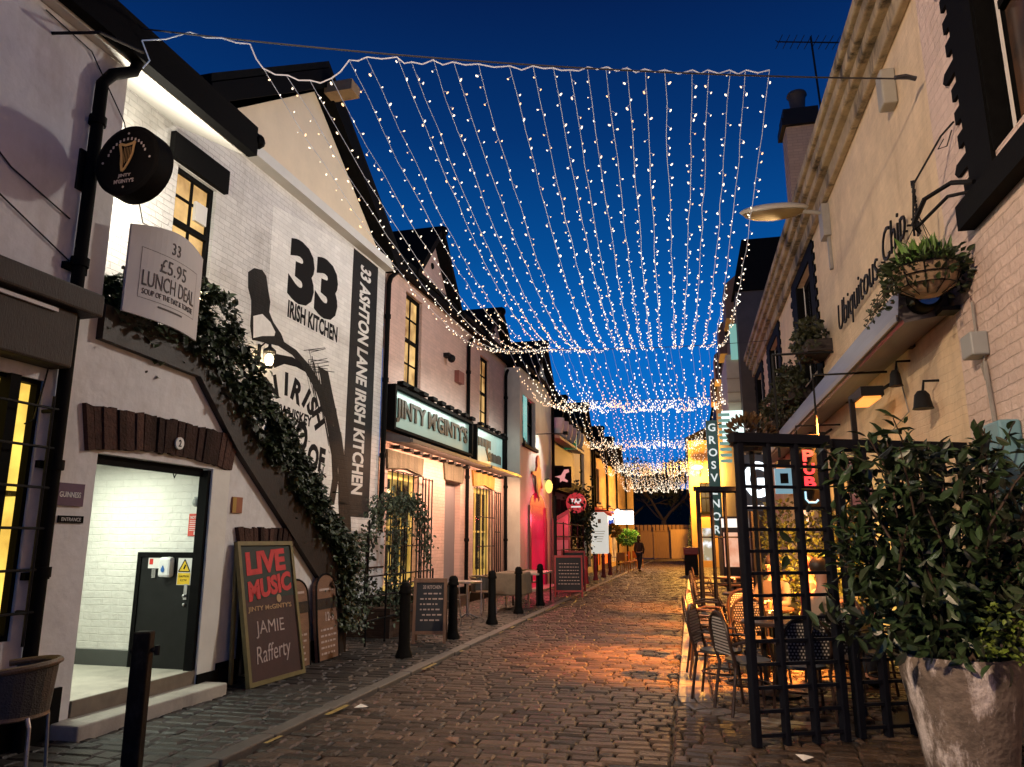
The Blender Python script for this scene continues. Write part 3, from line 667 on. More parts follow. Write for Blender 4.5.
def fbow(u, d, v):
    t = (u - 5.56) / 1.02; return fl0(u - .06, .2 + .09 * math.sin(math.pi * max(0, min(1, t))) + d, v - .04)
q = MB(); q.text('33', fbow, 6.07, 4.43, .12, .12, .003, .002); q.text('£5.95', fbow, 6.07, 4.22, .36, .14, .003, .002); q.text('LUNCH DEAL', fbow, 6.07, 4.04, .72, .15, .003, .002)
q.text('SOUP OF THE DAY & TOASTIE', fbow, 6.07, 3.91, .7, .055, .003, .002)
for a, b_, c, e in ((5.68, 6.46, 4.325, 4.33), (5.68, 6.46, 3.84, 3.845), (5.68, 5.685, 3.845, 4.325), (6.455, 6.46, 3.845, 4.325), (5.9, 6.24, 3.79, 3.81)):
    n_ = 10
    for i in range(n_):
        u0, u1 = a + (b_ - a) * i / n_, a + (b_ - a) * (i + 1) / n_
        q.poly([fbow(u0, .003, c), fbow(u1, .003, c), fbow(u1, .003, e), fbow(u0, .003, e)])
q.build('lettering', pm('banner_ink', (.06, .05, .05), .7), s)

s = lthing('wall_plaque', 'small purple plaque with pale lettering left of the lit doorway', 'sign', (.02, 5.33, 1.95))
MB().fbox(fl0, 5.21, 5.5, .003, .02, 1.88, 2.07).build('plate', pm('purple_enamel', (.07, .03, .09), .4), s)
MB().text('GUINNESS', fl0, 5.355, 1.975, .22, .045, .021, .002, .01).build('lettering', CHALK, s)
s = lthing('wall_plaque', 'small brown square plaque under the stair slope', 'sign', (.02, 7.69, 1.9))
MB().fbox(fl0, 7.6, 7.79, .003, .02, 1.9, 2.08).build('plate', pm('copper_plate', (.28, .1, .05), .5, .3, 12), s)
MB().fbox(fl0, 7.605, 7.67, .021, .024, 1.905, 2.075).build('strip', pm('gold_strip', (.4, .25, .06), .4), s)
s = lthing('wall_plaque', 'narrow black nameplate below the purple plaque', 'sign', (.02, 5.36, 1.76))
MB().fbox(fl0, 5.27, 5.53, .003, .015, 1.74, 1.8).build('plate', BLACK, s)
MB().text('ENTRANCE', fl0, 5.4, 1.77, .2, .03, .016, .001).build('lettering', CHALK, s)
s = lthing('number_disc', 'white round number 2 disc on the doorway lintel', 'sign', (.07, 6.55, 2.55))
MB().disc(fl0, 6.58, 2.56, .062, .061, .075, 24).build('plate', PAPER, s)
MB().text('2', fl0, 6.58, 2.56, .04, .07, .076, .002, .02).build('digit', INK, s)
_f0 = FC(7.24); fdr = lambda u, d, v: _f0(u + .05, d, v)
s = lthing('poster', 'red licensing notice pinned on the white brick in the doorway', 'poster', (-.2, 7.08, 1.65))
MB().fbox(fdr, -.3, -.15, .004, .008, 1.64, 1.88).build('sheet', pm('red_notice', (.55, .05, .03), .5), s)
q = MB(); q.text('NOTICE', fdr, -.225, 1.84, .11, .03, .009, .0008, .01)
for k in range(6): q.fbox(fdr, -.285, -.17 - .02 * (k % 3), .009, .0095, 1.8 - k * .02, 1.806 - k * .02)
q.fbox(fdr, -.225, -.165, .009, .0095, 1.655, 1.69); q.build('lettering', PAPER, s)
s = lthing('warning_sign', 'yellow triangle warning sign on the black door', 'sign', (-.27, 7.05, 1.1))
MB().fbox(fdr, -.36, -.19, .038, .041, 1.13, 1.41).build('board', PAPER, s)
q = MB(); q.fprism(fdr, [(-.345, 1.27), (-.205, 1.27), (-.275, 1.395)], .042, .043); q.fbox(fdr, -.352, -.198, .042, .043, 1.135, 1.255); q.build('panel', pm('warning_yellow', (.75, .5, .02), .5), s)
q = MB(); q.text('CAUTION', fdr, -.275, 1.22, .12, .02, .044, .0008, .01); q.text('CCTV', fdr, -.275, 1.18, .08, .02, .044, .0008, .01)
for a, c in (((-.345, 1.27), (-.205, 1.27)), ((-.205, 1.27), (-.275, 1.395)), ((-.275, 1.395), (-.345, 1.27))):
    L_ = math.hypot(c[0] - a[0], c[1] - a[1]); nx, ny = -(c[1] - a[1]) / L_ * .005, (c[0] - a[0]) / L_ * .005
    q.fprism(fdr, [(a[0] + nx, a[1] + ny), (c[0] + nx, c[1] + ny), (c[0] - nx, c[1] - ny), (a[0] - nx, a[1] - ny)], .0435, .0445)
q.fprism(fdr, [(-.29, 1.3), (-.275, 1.29), (-.255, 1.335), (-.27, 1.345)], .0435, .0445); q.build('symbol', INK, s)
s = lthing('soap_dispenser', 'white hand gel dispenser with blue drop on the black door', 'dispenser', (-.5, 7.03, 1.15))
q = MB(); q.fbox(fdr, -.55, -.4, .036, .12, 1.21, 1.42); q.build('body', pm('white_plastic', (.75, .75, .74), .35), s, bevel=.025)
MB().fprism(fdr, [(-.505, 1.275), (-.485, 1.26), (-.465, 1.275), (-.463, 1.295), (-.485, 1.335), (-.507, 1.295)], .121, .125).build('drop_mark', pm('blue_drop', (.02, .12, .4), .4), s)
s = lthing('door_notice', 'small white and red fire notice beside the hand gel dispenser', 'sign', (-.7, 7.05, 1.2))
MB().fbox(fdr, -.74, -.6, .037, .04, 1.3, 1.41).build('sheet', PAPER, s)
q = MB(); q.fbox(fdr, -.725, -.68, .0405, .0415, 1.34, 1.4); q.build('red_square', pm('red_ink', (.55, .03, .02), .5), s)
q = MB(); q.fbox(fdr, -.68, -.63, .037, .05, 1.2, 1.295); q.build('hook_plate', STEEL, s)
s = lthing('security_camera', 'small white dome camera on the doorway brick', 'camera', (-.18, 7.05, 1.98))
q = MB(); q.ell(fdr(-.2, .04, 2.0), (.045, .04, .05)); q.fbox(fdr, -.24, -.18, .003, .03, 2.01, 2.06); q.build('body', pm('grey_plastic', (.3, .32, .3), .4), s, smooth=True)

def lantern(lab, u, v, x, pw):
    o = lthing('wall_lantern', lab, 'lantern', (x + .02, u, v - .1), 'carriage lanterns along the ivy stair')
    f = FL(x); m = MB(); m.fbox(f, u - .03, u + .03, 0, .02, v - .05, v + .25)
    m.tube([f(u, .01, v + .2), f(u, .1, v + .27), f(u, .18, v + .24)], .012)
    m.lathe([(.02, .24), (.03, .2), (.1, .14), (.1, .12)], 6, f(u, .18, v)); m.lathe([(.055, -.11), (.06, -.1), (.06, -.085)], 6, f(u, .18, v))
    for k in range(6):
        a = math.pi * 2 * k / 6; p = f(u, .18, v); m.tube([(p[0] + .06 * math.cos(a), p[1] + .06 * math.sin(a), v - .09), (p[0] + .095 * math.cos(a), p[1] + .095 * math.sin(a), v + .125)], .005, 4)
    m.build('cage', BLACKM, o)
    MB().ell(f(u, .18, v + .01), (.06, .06, .09)).build('bulb', em('lantern_glow', (1, .72, .36), 24), o, smooth=True)
    lamp('lantern_light', o, f(u, .18, v + .01), pw, (1, .72, .4), .05)
lantern('lit black carriage lantern above the ivy on the mural wall', 9.25, 4.1, -.9, 400)
lantern('lit lantern half hidden in ivy below the upper window', 7.7, 4.55, -.85, 40)

# ---- pink pub -------------------------------------------------
pk = lthing('pink_pub', 'long pink painted pub with barred windows and dormer gables', 'pub', (-.9, 13.45, 0))
H_ = [(13.85, 15.5, .75, 2.95), (17.2, 18.35, .3, 3.0), (19.45, 21.2, .65, 3.0), (14.5, 15.45, 4.85, 6.9), (19.95, 20.85, 4.7, 6.8)]
W_ = MB(); facade(W_, fl9, 13.42, 22.9, -.05, 7.2, H_, .22); W_.build('wall', PINKW, pk)
window(pk, fl9, 14.5, 15.45, 4.85, 6.9, .14, 2, 4, BLACK, LITWARM, .07, .03)
window(pk, fl9, 19.95, 20.85, 4.7, 6.8, .14, 2, 4, BLACK, LITWARM, .07, .03)
for (a, b_, c, e) in (H_[0], H_[2]):
    w = window(pk, fl9, a, b_, c, e, .18, 3, 2, em('roomlight_yellow_frame', (1, .66, .16), .55, (.5, .3, .05), 1.5, base=(.4, .3, .1)), GLASSC, .13, .05, sash=False)  # frame and sill glow to stand for room light falling on them
    interior(pk, fl9, a, b_, c, e, LITPUB, int(a * 7), 1.3, 8)
    m = MB()
    for k in range(7): m.tube([fl9(a + (b_ - a) * k / 6, .1, c - .1), fl9(a + (b_ - a) * k / 6, .1, e)], .016)
    for k in range(4): m.tube([fl9(a - .02, .1, c + (e - c) * k / 3), fl9(b_ + .02, .1, c + (e - c) * k / 3)], .014)
    for k in range(3):
        u = b_ + .12 + k * .2; m.tube([fl9(u, .12, c - .02), fl9(u, .12, e - .02)], .016)
    for v in (c, (c + e) / 2, e - .05): m.tube([fl9(b_, .12, v), fl9(b_ + .56, .12, v)], .014)
    m.build('window_grille', BLACKM, pk)
m = MB(); m.fprism(fl9, [(13.75, 2.98), (14.7, 3.06), (15.6, 2.98), (15.66, 3.36), (13.7, 3.36)], .001, .05); m.build('window_lintel', brick('grey_green_lintel', (.1, .09, .06), 'y', bw=.08, bh=.5, bump=.6, bvar=.25), pk)
m = MB(); m.fprism(fl9, [(17.1, 3.02), (18.45, 3.02), (18.52, 3.44), (17.0, 3.44)], .001, .05); m.build('window_lintel', bpy.data.materials['grey_green_lintel'], pk)
m = MB(); m.fprism(fl9, [(19.35, 3.02), (20.3, 3.1), (21.3, 3.02), (21.4, 3.44), (19.25, 3.44)], .001, .05); m.build('window_lintel', brick('lamplit_gold_lintel', (.36, .2, .03), 'y', bw=.08, bh=.5, bump=.6, bvar=.25), pk, 'brick lintel with golden lamplight in its colour')  # gold base colour stands in for lamplight from below
MB().fbox(fl9, 17.2, 18.35, -.2, -.14, .3, 2.98).build('door', pm('grey_door_paint', (.24, .21, .22), .55, .12, 2), pk)
MB().fbox(fl9, 17.15, 18.4, -.14, .25, -.03, .29).build('step', PAVE, pk)
m = MB(); m.fbox(fl9, 13.45, 22.8, .002, .03, -.05, .45); m.build('plinth', BLACK, pk)
for u in (13.44, 18.7, 22.5):
    m = MB(); m.tube([fl9(u + .3, .14, 7.08), fl9(u + .2, .12, 6.98), fl9(u + .04, .09, 6.85), fl9(u, .07, 6.7), fl9(u, .07, .02)], .05, 8)
    for v in (6.0, 4.7, 3.2, 1.6): m.lathe([(.068, -.04), (.068, .04)], 8, fl9(u, .07, v))
    m.build('drainpipe', BLACK, pk, smooth=True)
m = MB(); m.fbox(fl9, 13.42, 22.9, .1, .22, 7.1, 7.24); m.fbox(fl9, 13.42, 22.9, .0, .098, 7.16, 7.3); m.build('gutter', BLACK, pk)
rf = MB(); rf.prism([(-.66, 13.42, 7.26), (-.66, 22.9, 7.26), (-4.2, 22.9, 8.7), (-4.2, 13.42, 8.7)], (0, 0, .12)); roof = rf.build('roof', SLATE, pk)
def gablet(parent, y0, y1, zb, za, x=-.88, dep=3.4, wall=None, name='dormer'):
    ym = (y0 + y1) / 2; f = FL(x)
    o = MB().fprism(f, [(y0, zb), (y1, zb), (ym, za)], -.4, 0).build(name, wall or PINKW, parent)
    m = MB()
    for sgn in (-1, 1):
        ye = y0 - .15 if sgn < 0 else y1 + .15; zz = zb - .12
        m.prism([(x + .28, ym, za + .05), (x + .28, ye, zz), (x - dep, ye, zz), (x - dep, ym, za + .05)], (0, 0, .2))
    m.build('dormer_roof', SLATE, o)
    m = MB(); m.ell(f(y1 + .12, .3, zb - .06), (.09, .13, .13), 8, 6); m.ell(f(ym, .3, za + .1), (.08, .12, .12), 8, 6); m.build('finial', BLACK, o, smooth=True)
    MB().ell(f(ym, .0, zb + (za - zb) * .5), (.05, .08, .08), 8, 6).build('vent', BLACK, o, smooth=True)
gablet(pk, 14.6, 17.3, 7.25, 8.75); gablet(pk, 19.9, 22.6, 7.25, 8.35)
m = MB(); m.fbox(fl9, 16.9, 17.1, .0, .15, 6.0, 6.1); m.ell(fl9(16.95, .2, 5.95), .1, 8, 6); m.build('floodlight', BLACKM, pk)
MB().fbox(fl9, 17.75, 18.2, .0, .12, 5.55, 5.85).build('alarm_box', pm('red_brown_box', (.25, .08, .06), .5), pk)
s = lthing('pub_sign', 'long lit pub fascia sign with dark gold lettering on pale teal', 'sign', (-.85, 16.2, 3.75))
m = MB()
for a, b_, c, e in ((13.65, 18.75, 4.58, 4.66), (13.65, 18.75, 3.74, 3.8), (13.65, 13.73, 3.8, 4.58), (18.67, 18.75, 3.8, 4.58)): m.fbox(fl9, a, b_, .02, .2, c, e)
for k in range(9): m.fbox(fl9, 13.8 + k * .57, 14.08 + k * .57, .16, .3, 4.662, 4.74)
m.build('frame', BLACK, s)
MB().fbox(fl9, 13.73, 18.67, .02, .1, 3.8, 4.58).build('face', em('teal_sign_face', (.35, .72, .66), .15, (.12, .2, .16), .55, .35, .6, base=(.3, .42, .38)), s)
m = MB(); m.text("JINTY M'GINTY'S", fl9, 16.2, 4.19, 4.6, .52, .104, .03, .03); m.build('lettering', pm('dark_gold_letters', (.05, .035, .02), .5, .3, 6), s)
m = MB(); m.text("JINTY M'GINTY'S", fl9, 16.23, 4.2, 4.6, .52, .1, .003, .034); m.build('letter_edge', pm('gold_letter_edge', (.55, .42, .25), .45), s)
s = lthing('pub_sign', 'shorter pale teal fascia sign beside the long one', 'sign', (-.85, 20.6, 3.65))
m = MB()
for a, b_, c, e in ((19.15, 22.05, 4.6, 4.67), (19.15, 22.05, 3.62, 3.68), (19.15, 19.23, 3.68, 4.6), (21.97, 22.05, 3.68, 4.6)): m.fbox(fl9, a, b_, .02, .18, c, e)
for k in range(5): m.fbox(fl9, 19.3 + k * .57, 19.55 + k * .57, .14, .27, 4.672, 4.74)
m.build('frame', BLACK, s)
MB().fbox(fl9, 19.23, 21.97, .02, .1, 3.68, 4.6).build('face', em('teal_sign_face_pale', (.45, .85, .8), .26, (.2, .32, .28), .8, .35, .6, base=(.4, .55, .5)), s)
m = MB(); rnd = random.Random(3)
for k in range(9): m.fbox(fl9, 19.5 + k * .14, 19.56 + k * .14, .101, .12, 4.12 + rnd.uniform(0, .05), 4.38)
for k in range(10): m.fbox(fl9, 20.45 + k * .14, 20.51 + k * .14, .101, .12, 3.8, 4.02 + rnd.uniform(0, .05))
m.fprism(fl9, [(20.2, 4.1), (20.35, 4.15), (20.6, 3.85), (20.5, 3.78)], .101, .115); m.build('lettering', pm('brown_letters', (.12, .06, .03), .5), s)
for (a, b_, lab, pw) in ((13.65, 19.05, 'long grey cassette awning under the lettered fascia sign', 90), (19.2, 22.35, 'short grey cassette awning under the smaller teal sign', 50)):
    s = lthing('awning', lab, 'awning', (-.6, (a + b_) / 2, 3.45))
    m = MB(); m.fprism(FC(0), [(0, 0)] * 3, 0, 0) if False else None
    m.prism([(-.88, a, 3.7), (-.36, a, 3.56), (-.36, a, 3.46), (-.88, a, 3.52)], (0, b_ - a, 0)); m.build('cassette', pm('grey_awning_metal', (.13, .12, .12), .45, .15, 3), s)
    m = MB(); m.box(-.35, -.3, a, b_, 3.47, 3.54); m.build('front_bar', pm('pale_awning_bar', (.16, .14, .13), .4), s)
    m = MB()
    for k in range(int((b_ - a) / .55)): m.fbox(fl9, a + .3 + k * .55, a + .5 + k * .55, .05, .2, 3.4, 3.46)
    m.build('spotlight', BLACKM, s)
    lamp('awning_light', s, fl9((a + b_) / 2, .68, 3.38), pw * 1.7, (1, .54, .33), b_ - a - .4, 'AREA', rot=aim((-.8, 0, -1)), sy=.12)
    lamp('sign_light', s, fl9((a + b_) / 2, .75, 4.75), pw * .25, (.85, 1, .95), b_ - a - .6, 'AREA', rot=aim((-1, 0, -.55)), sy=.1)
# ---- white bar with the pink door -------------------------------------------------
fl4, fl6 = FL(-.4), FL(-.6)
wb = lthing('white_bar', 'narrow white bar with arched bright pink doorway', 'bar', (-.4, 22.9, 0))
BARW = pm('greenish_white_render', (.62, .62, .55), .7, .12, 1.5, .2, 10, stain=(.25, .24, .2), st=.4)
m = MB(); facade(m, fl4, 22.6, 27.5, -.05, 7.0, [(23.85, 26.1, .05, 2.7), (22.95, 24.8, 4.6, 6.2)], .3)
m.poly([(-2, 22.6, -.05), (-.4, 22.6, -.05), (-.4, 22.6, 7), (-2, 22.6, 7)]); m.build('wall', BARW, wb)
pts = [(23.85, 2.7)] + [(24.975 + 1.125 * math.cos(R(180 - k * 15)), 2.7 + .45 * math.sin(R(180 - k * 15))) for k in range(1, 12)] + [(26.1, 2.7)]
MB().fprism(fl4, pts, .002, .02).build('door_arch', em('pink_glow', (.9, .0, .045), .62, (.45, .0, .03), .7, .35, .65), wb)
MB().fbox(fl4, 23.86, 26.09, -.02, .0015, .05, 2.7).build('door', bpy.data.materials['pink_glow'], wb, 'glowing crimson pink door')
m = MB()
for a, b_ in ((23.7, 23.85), (26.1, 26.25)): m.fbox(fl4, a, b_, .004, .06, .05, 2.7)
m.build('door_surround', pm('dark_red_frame', (.14, .02, .03), .5), wb)
MB().fbox(fl4, 23.5, 26.6, 0, .5, -.04, .1).build('step', pm('stone_step_far', (.4, .37, .33), .6, .2, 5), wb)
window(wb, fl4, 22.95, 24.8, 4.6, 6.2, .2, 2, 2, BLACK, GLASSD, .08, .04)
rt = random.Random(9)
m = MB()
for k in range(5): m.fbox(fl4, 22.97 + k * .1, 23.04 + k * .1, .01, .03, 4.7 + rt.random() * .2, 6.15)
m.build('light_curtain', em('teal_led', (.2, .75, .7), .55), wb)
lamp('door_light', wb, fl4(25, .6, 2.3), 190, (1, .05, .1), .15)
lamp('flood_light', wb, fl4(24.9, 1.0, 5.1), 200, (1, .98, .9), .1, 'SPOT', rot=aim((-1, 0, -.75)), spot=95)
m = MB(); m.tube([fl4(24.9, 0, 5.15), fl4(24.9, .95, 5.15)], .015); m.fbox(fl4, 24.8, 25.0, .95, 1.1, 5.1, 5.2); m.build('lamp_arm', BLACKM, wb)
m = MB(); m.prism([(-.2, 22.55, 6.98), (-.2, 27.5, 6.98), (-3.6, 27.5, 8.6), (-3.6, 22.55, 8.6)], (0, 0, .15)); m.build('roof', SLATE, wb)
gablet(wb, 24.2, 26.9, 7.0, 8.4, -.42, 3, BARW)
m = MB(); m.tube([fl4(27.4, .07, 7.0), fl4(27.4, .07, 0)], .06, 8); m.build('drainpipe', BLACK, wb)
s = lthing('wall_emblem', 'orange red figure emblem on the floodlit white wall above the pink door', 'emblem', (-.38, 25, 3.2))
m = MB(); m.fprism(fl4, [(24.0, 3.72), (24.05, 3.8), (24.6, 3.86), (24.74, 4.02), (24.72, 4.18), (24.78, 4.34), (24.93, 4.42), (25.08, 4.32), (25.12, 4.16), (25.1, 4.08), (25.28, 3.95), (25.3, 3.6), (25.55, 3.42), (25.5, 3.34), (25.2, 3.4), (25.1, 3.15), (24.9, 2.98), (24.75, 3.2), (24.6, 3.5), (24.55, 3.7)], .003, .07); m.build('figure', pm('orange_red_paint', (.32, .03, .015), .5, .35, 4), s)
m = MB(); m.fprism(fl4, [(24.3, 3.68), (24.42, 3.7), (24.95, 3.0), (24.85, 2.85), (24.45, 3.3)], .071, .1); m.build('cloak', pm('dark_maroon', (.07, .02, .03), .6), s)
s = lthing('wall_lamp', 'small yellow lit lamp beside the orange red emblem', 'lamp', (-.35, 26.1, 3.3))
m = MB(); m.ell(fl4(26.15, .16, 3.45), (.13, .2, .24)); m.build('shade', em('yellow_shade_glow', (1, .7, .15), 1.6), s, smooth=True)
m = MB(); m.tube([fl4(26.15, 0, 3.7), fl4(26.15, .16, 3.72), fl4(26.15, .16, 3.62)], .02); m.build('bracket', BLACKM, s)

# ---- dark cocktail bar -------------------------------------------------
db = lthing('grey_bar', 'grey fronted bar with white balustrade and dark ground floor', 'bar', (-.6, 27.6, 0))
GREYW = pm('grey_panel_paint', (.2, .19, .2), .6, .1, 2)
m = MB(); facade(m, fl6, 27.5, 33.3, -.05, 5.6, [(28.2, 32.6, .4, 3.2)], .3); m.build('wall', GREYW, db)
m = MB(); m.fbox(fl6, 28.2, 32.6, -.28, -.2, .4, 3.2); m.build('shopfront', pm('dark_shopfront', (.025, .02, .02), .3, .3, 3), db)
m = MB()
for k in range(6): m.fbox(fl6, 28.2 + k * .87, 28.28 + k * .87, -.2, .02, .4, 3.2)
m.build('shopfront_frame', WOODD, db)
m = MB(); m.fbox(fl6, 27.55, 33.25, .0, .35, 3.45, 3.9); m.build('canopy', BLACK, db)
m = MB(); m.prism([(-.55, 27.55, 5.55), (-.1, 27.55, 5.45), (-.1, 27.55, 5.35), (-.55, 27.55, 5.4)], (0, 5.7, 0)); m.build('ledge', pm('pale_ledge_wood', (.45, .36, .24), .6), db)
for k in range(6):
    m = MB(); y_ = 28.0 + k * .95; m.lathe([(.14, 0), (.22, .25), (.25, .5), (.24, .62)], 12, (-.25, y_, 5.56)); m.build('urn', pm('white_urn', (.62, .6, .58), .5), db, smooth=True)
m = MB(); m.prism([(-1.1, 27.5, 5.6), (-1.1, 33.3, 5.6), (-2.4, 33.3, 7.6), (-2.4, 27.5, 7.6)], (0, 0, .12)); m.build('roof', SLATE, db)
gablet(db, 30.6, 33.0, 6.2, 7.6, -.9, 3, GREYW)
m = MB(); m.tube([fl6(27.7, .6, 4.3), fl6(27.7, .0, 4.3)], .03); m.build('bracket', BLACKM, db)
s = lthing('neon_sign', 'pink leaping animal neon sign above the dark bar', 'sign', (-.2, 28.3, 3.5))
FNEON = lambda u, d, v: (-.62 + (u - 29) * .32, 28.3 - d, 3.93 + (v - 3.9) * .6)
m = MB(); m.fprism(FNEON, [(29.0, 3.62), (29.4, 3.95), (29.9, 4.0), (30.3, 4.05), (30.7, 4.4), (31.2, 4.42), (31.25, 4.25), (30.85, 4.15), (30.7, 3.85), (31.1, 3.7), (31.0, 3.6), (30.4, 3.7), (30.0, 3.55), (29.7, 3.4), (29.55, 3.6), (29.2, 3.55)], .0, .06)
m.build('figure', em('pink_neon', (1, .38, .36), .75), s)
MB().fbox(FNEON, 28.9, 31.5, -.03, -.004, 3.25, 4.6).build('board', BLACK, s)

# ---- cream house front -------------------------------------------------
cf = lthing('cream_house', 'tall cream plastered front with one dark slit window', 'house', (-.6, 33.4, 0))
CRM = pm('cream_plaster', (.62, .54, .42), .7, .1, 2, .2, 10)
m = MB(); facade(m, fl6, 33.3, 38.6, -.05, 6.6, [(35.0, 36.2, 3.9, 5.9), (34.2, 35.4, .3, 3.0), (36.4, 37.8, .3, 3.0)], .25); m.build('wall', CRM, cf)
window(cf, fl6, 35.0, 36.2, 3.9, 5.9, .2, 1, 2, BLACK, GLASSD, .1, .05)
window(cf, fl6, 34.2, 35.4, .3, 3.0, .2, 2, 4, BLACK, GLASSD, .1, .05, sash=False, sill=False)
window(cf, fl6, 36.4, 37.8, .3, 3.0, .2, 2, 4, BLACK, LITPUB, .1, .05, sash=False, sill=False)
m = MB(); m.tube([fl6(38.4, .08, 6.5), fl6(38.4, .08, 0)], .07, 8); m.tube([fl6(38.4, .08, 6.3), fl6(38.9, .2, 6.6)], .07, 8); m.build('drainpipe', BLACK, cf)
m = MB(); m.prism([(-.4, 33.3, 6.6), (-.4, 38.6, 6.6), (-3.5, 38.6, 8.4), (-3.5, 33.3, 8.4)], (0, 0, .15)); m.build('roof', SLATE, cf)
gablet(cf, 34.6, 37.4, 6.6, 8.0, -.6, 3, CRM)
s = lthing('green_sign_box', 'square dark green sign box hung high on the cream front', 'sign', (-.3, 31.1, 5.3))
m = MB(); m.box(-.58, -.08, 31, 31.2, 5.35, 5.95); m.build('box', em('green_box_glow', (.0, .3, .12), .28, base=(.01, .12, .05)), s)
m = MB(); m.box(-.6, .0, 31.07, 31.13, 5.96, 6.0); m.build('bracket', BLACKM, s)
s = lthing('round_hanging_sign', 'round red hanging sign with white lettering over the left fronts', 'sign', (-.1, 31, 2.6))
q = MB().lathe([(.4, -.06), (.42, -.05), (.42, .05), (.4, .06)], 28); q.v = [(-.12 + a, 31.0 + c, 3.1 + b_) for a, b_, c in q.v]; q.build('disc', em('red_disc_glow', (.8, .06, .07), .5, base=(.5, .04, .05)), s)
q = MB(); q.text('TAP', FC(30.94), -.12, 3.17, .45, .2, .003, .003, .03); q.fbox(FC(30.94), -.32, .08, .003, .006, 2.91, 2.97); q.build('lettering', em('white_letter_glow', (1, .9, .85), .8), s)
q = MB(); q.tube([(-.6, 31, 3.6), (.0, 31, 3.6)], .02); q.tube([(-.12, 31, 3.6), (-.12, 31, 3.45)], .012); q.build('bracket', BLACKM, s)
s = lthing('hanging_sign', 'tall white arched hanging sign beyond the round red one', 'sign', (0, 37, 1.9))
q = MB(); q.fprism(FC(37), [(-.45, .95), (.4, .95), (.4, 2.75), (.2, 2.93), (-.25, 2.93), (-.45, 2.75)], 0, .08); q.build('board', em('pale_board_glow', (.95, .92, .82), .6, base=(.6, .6, .55)), s)
q = MB(); q.fbox(FC(37), -.1, .05, .082, .085, 2.4, 2.6)
for k in range(5): q.fbox(FC(37), -.3 + .03 * k, .25 - .04 * k, .082, .085, 2.0 - k * .12, 2.025 - k * .12)
q.build('lettering', pm('grey_sign_ink', (.45, .4, .35), .6), s)
q = MB(); q.tube([(-.6, 37, 3.0), (.45, 37, 3.0)], .025); q.build('bracket', BLACKM, s)

# ---- stone restaurant row at the far end -------------------------------------------------
rw = lthing('stone_restaurant', 'tan stone restaurant with orange panels and red awning at the lane end', 'restaurant', (-.6, 38.7, 0))
TAN = brick('tan_sandstone', (.4, .27, .13), 'y', bw=.6, bh=.28, st=.4, bvar=.15, bump=.4)
m = MB(); facade(m, fl6, 38.6, 60, -.05, 6.0, [(39.6, 41.0, .3, 2.2), (42.0, 44.6, .3, 2.2), (46, 49, .3, 2.2), (40.2, 41.2, 3.6, 5.4), (44, 45.2, 3.6, 5.4), (49, 50.2, 3.6, 5.4)], .25); m.build('wall', TAN, rw)
for a in ((40.2, 41.2), (44, 45.2), (49, 50.2)): window(rw, fl6, a[0], a[1], 3.6, 5.4, .2, 2, 2, BLACK, GLASSD, .1, .05)
ORG = em('orange_panel_glow', (1, .13, .015), 1.5)
for a, b_ in ((39.6, 41.0), (42.0, 44.6)): MB().fbox(fl6, a, b_, -.2, -.1, .3, 2.2).build('orange_panel', ORG, rw)
MB().fbox(fl6, 46, 49, -.2, -.1, .3, 2.2).build('lit_window', em('amber_window_glow', (1, .5, .15), .8, (.3, .1, .03), 1.5), rw)
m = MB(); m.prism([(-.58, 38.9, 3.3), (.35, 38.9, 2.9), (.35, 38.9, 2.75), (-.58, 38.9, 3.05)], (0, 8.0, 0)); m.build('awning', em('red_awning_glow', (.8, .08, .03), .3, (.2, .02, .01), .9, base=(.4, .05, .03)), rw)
m = MB()
for y_ in (40.5, 42.6, 45.3): m.ell((.45, y_, 3.0), (.16, .4, .22))
m.build('awning_lamp', em('white_awning_lamp', (1, .9, .85), 3), rw)
m = MB(); m.prism([(-.4, 38.6, 6.0), (-.4, 60, 6.0), (-4, 60, 8.2), (-4, 38.6, 8.2)], (0, 0, .15)); m.build('roof', SLATE, rw)
for y_ in (40, 44.5, 49): gablet(rw, y_, y_ + 2.6, 6.0, 7.6, -.6, 3, TAN)
lamp('restaurant_light', rw, (1.0, 43, 2.7), 260, (1, .4, .15), .3)
for y_ in (39.2, 43.8, 48.5, 54): m = MB().tube([fl6(y_, .08, 6), fl6(y_, .08, 0)], .06, 6).build('drainpipe', BLACK, rw)
s = lthing('lightbox_sign', 'bright white lightbox sign projecting over the lane end', 'sign', (.6, 47, 2.9))
m = MB(); m.box(-.5, .62, 47, 47.25, 2.55, 3.35); m.build('box', em('white_box_glow', (.95, 1, 1), 4.0), s)
m = MB(); m.tube([(-.6, 47.12, 3.45), (.6, 47.12, 3.45)], .03); m.build('bracket', BLACKM, s)
lamp('lightbox_light', s, (1.2, 46.7, 3.0), 40, (.9, .97, 1), .3)
s = lthing('blue_sign', 'small blue and white sign beside the bright lightbox', 'sign', (-.3, 43.5, 2.5))
m = MB(); m.box(-.58, -.15, 43.4, 43.6, 2.3, 3.2); m.build('box', em('blue_box_glow', (.05, .2, .9), .6), s)
m = MB(); m.ell((-.3, 43.38, 2.85), (.14, .03, .14)); m.build('lamp', em('white_box_glow', (.95, 1, 1), 4.0), s)
FRAME[0] = I4
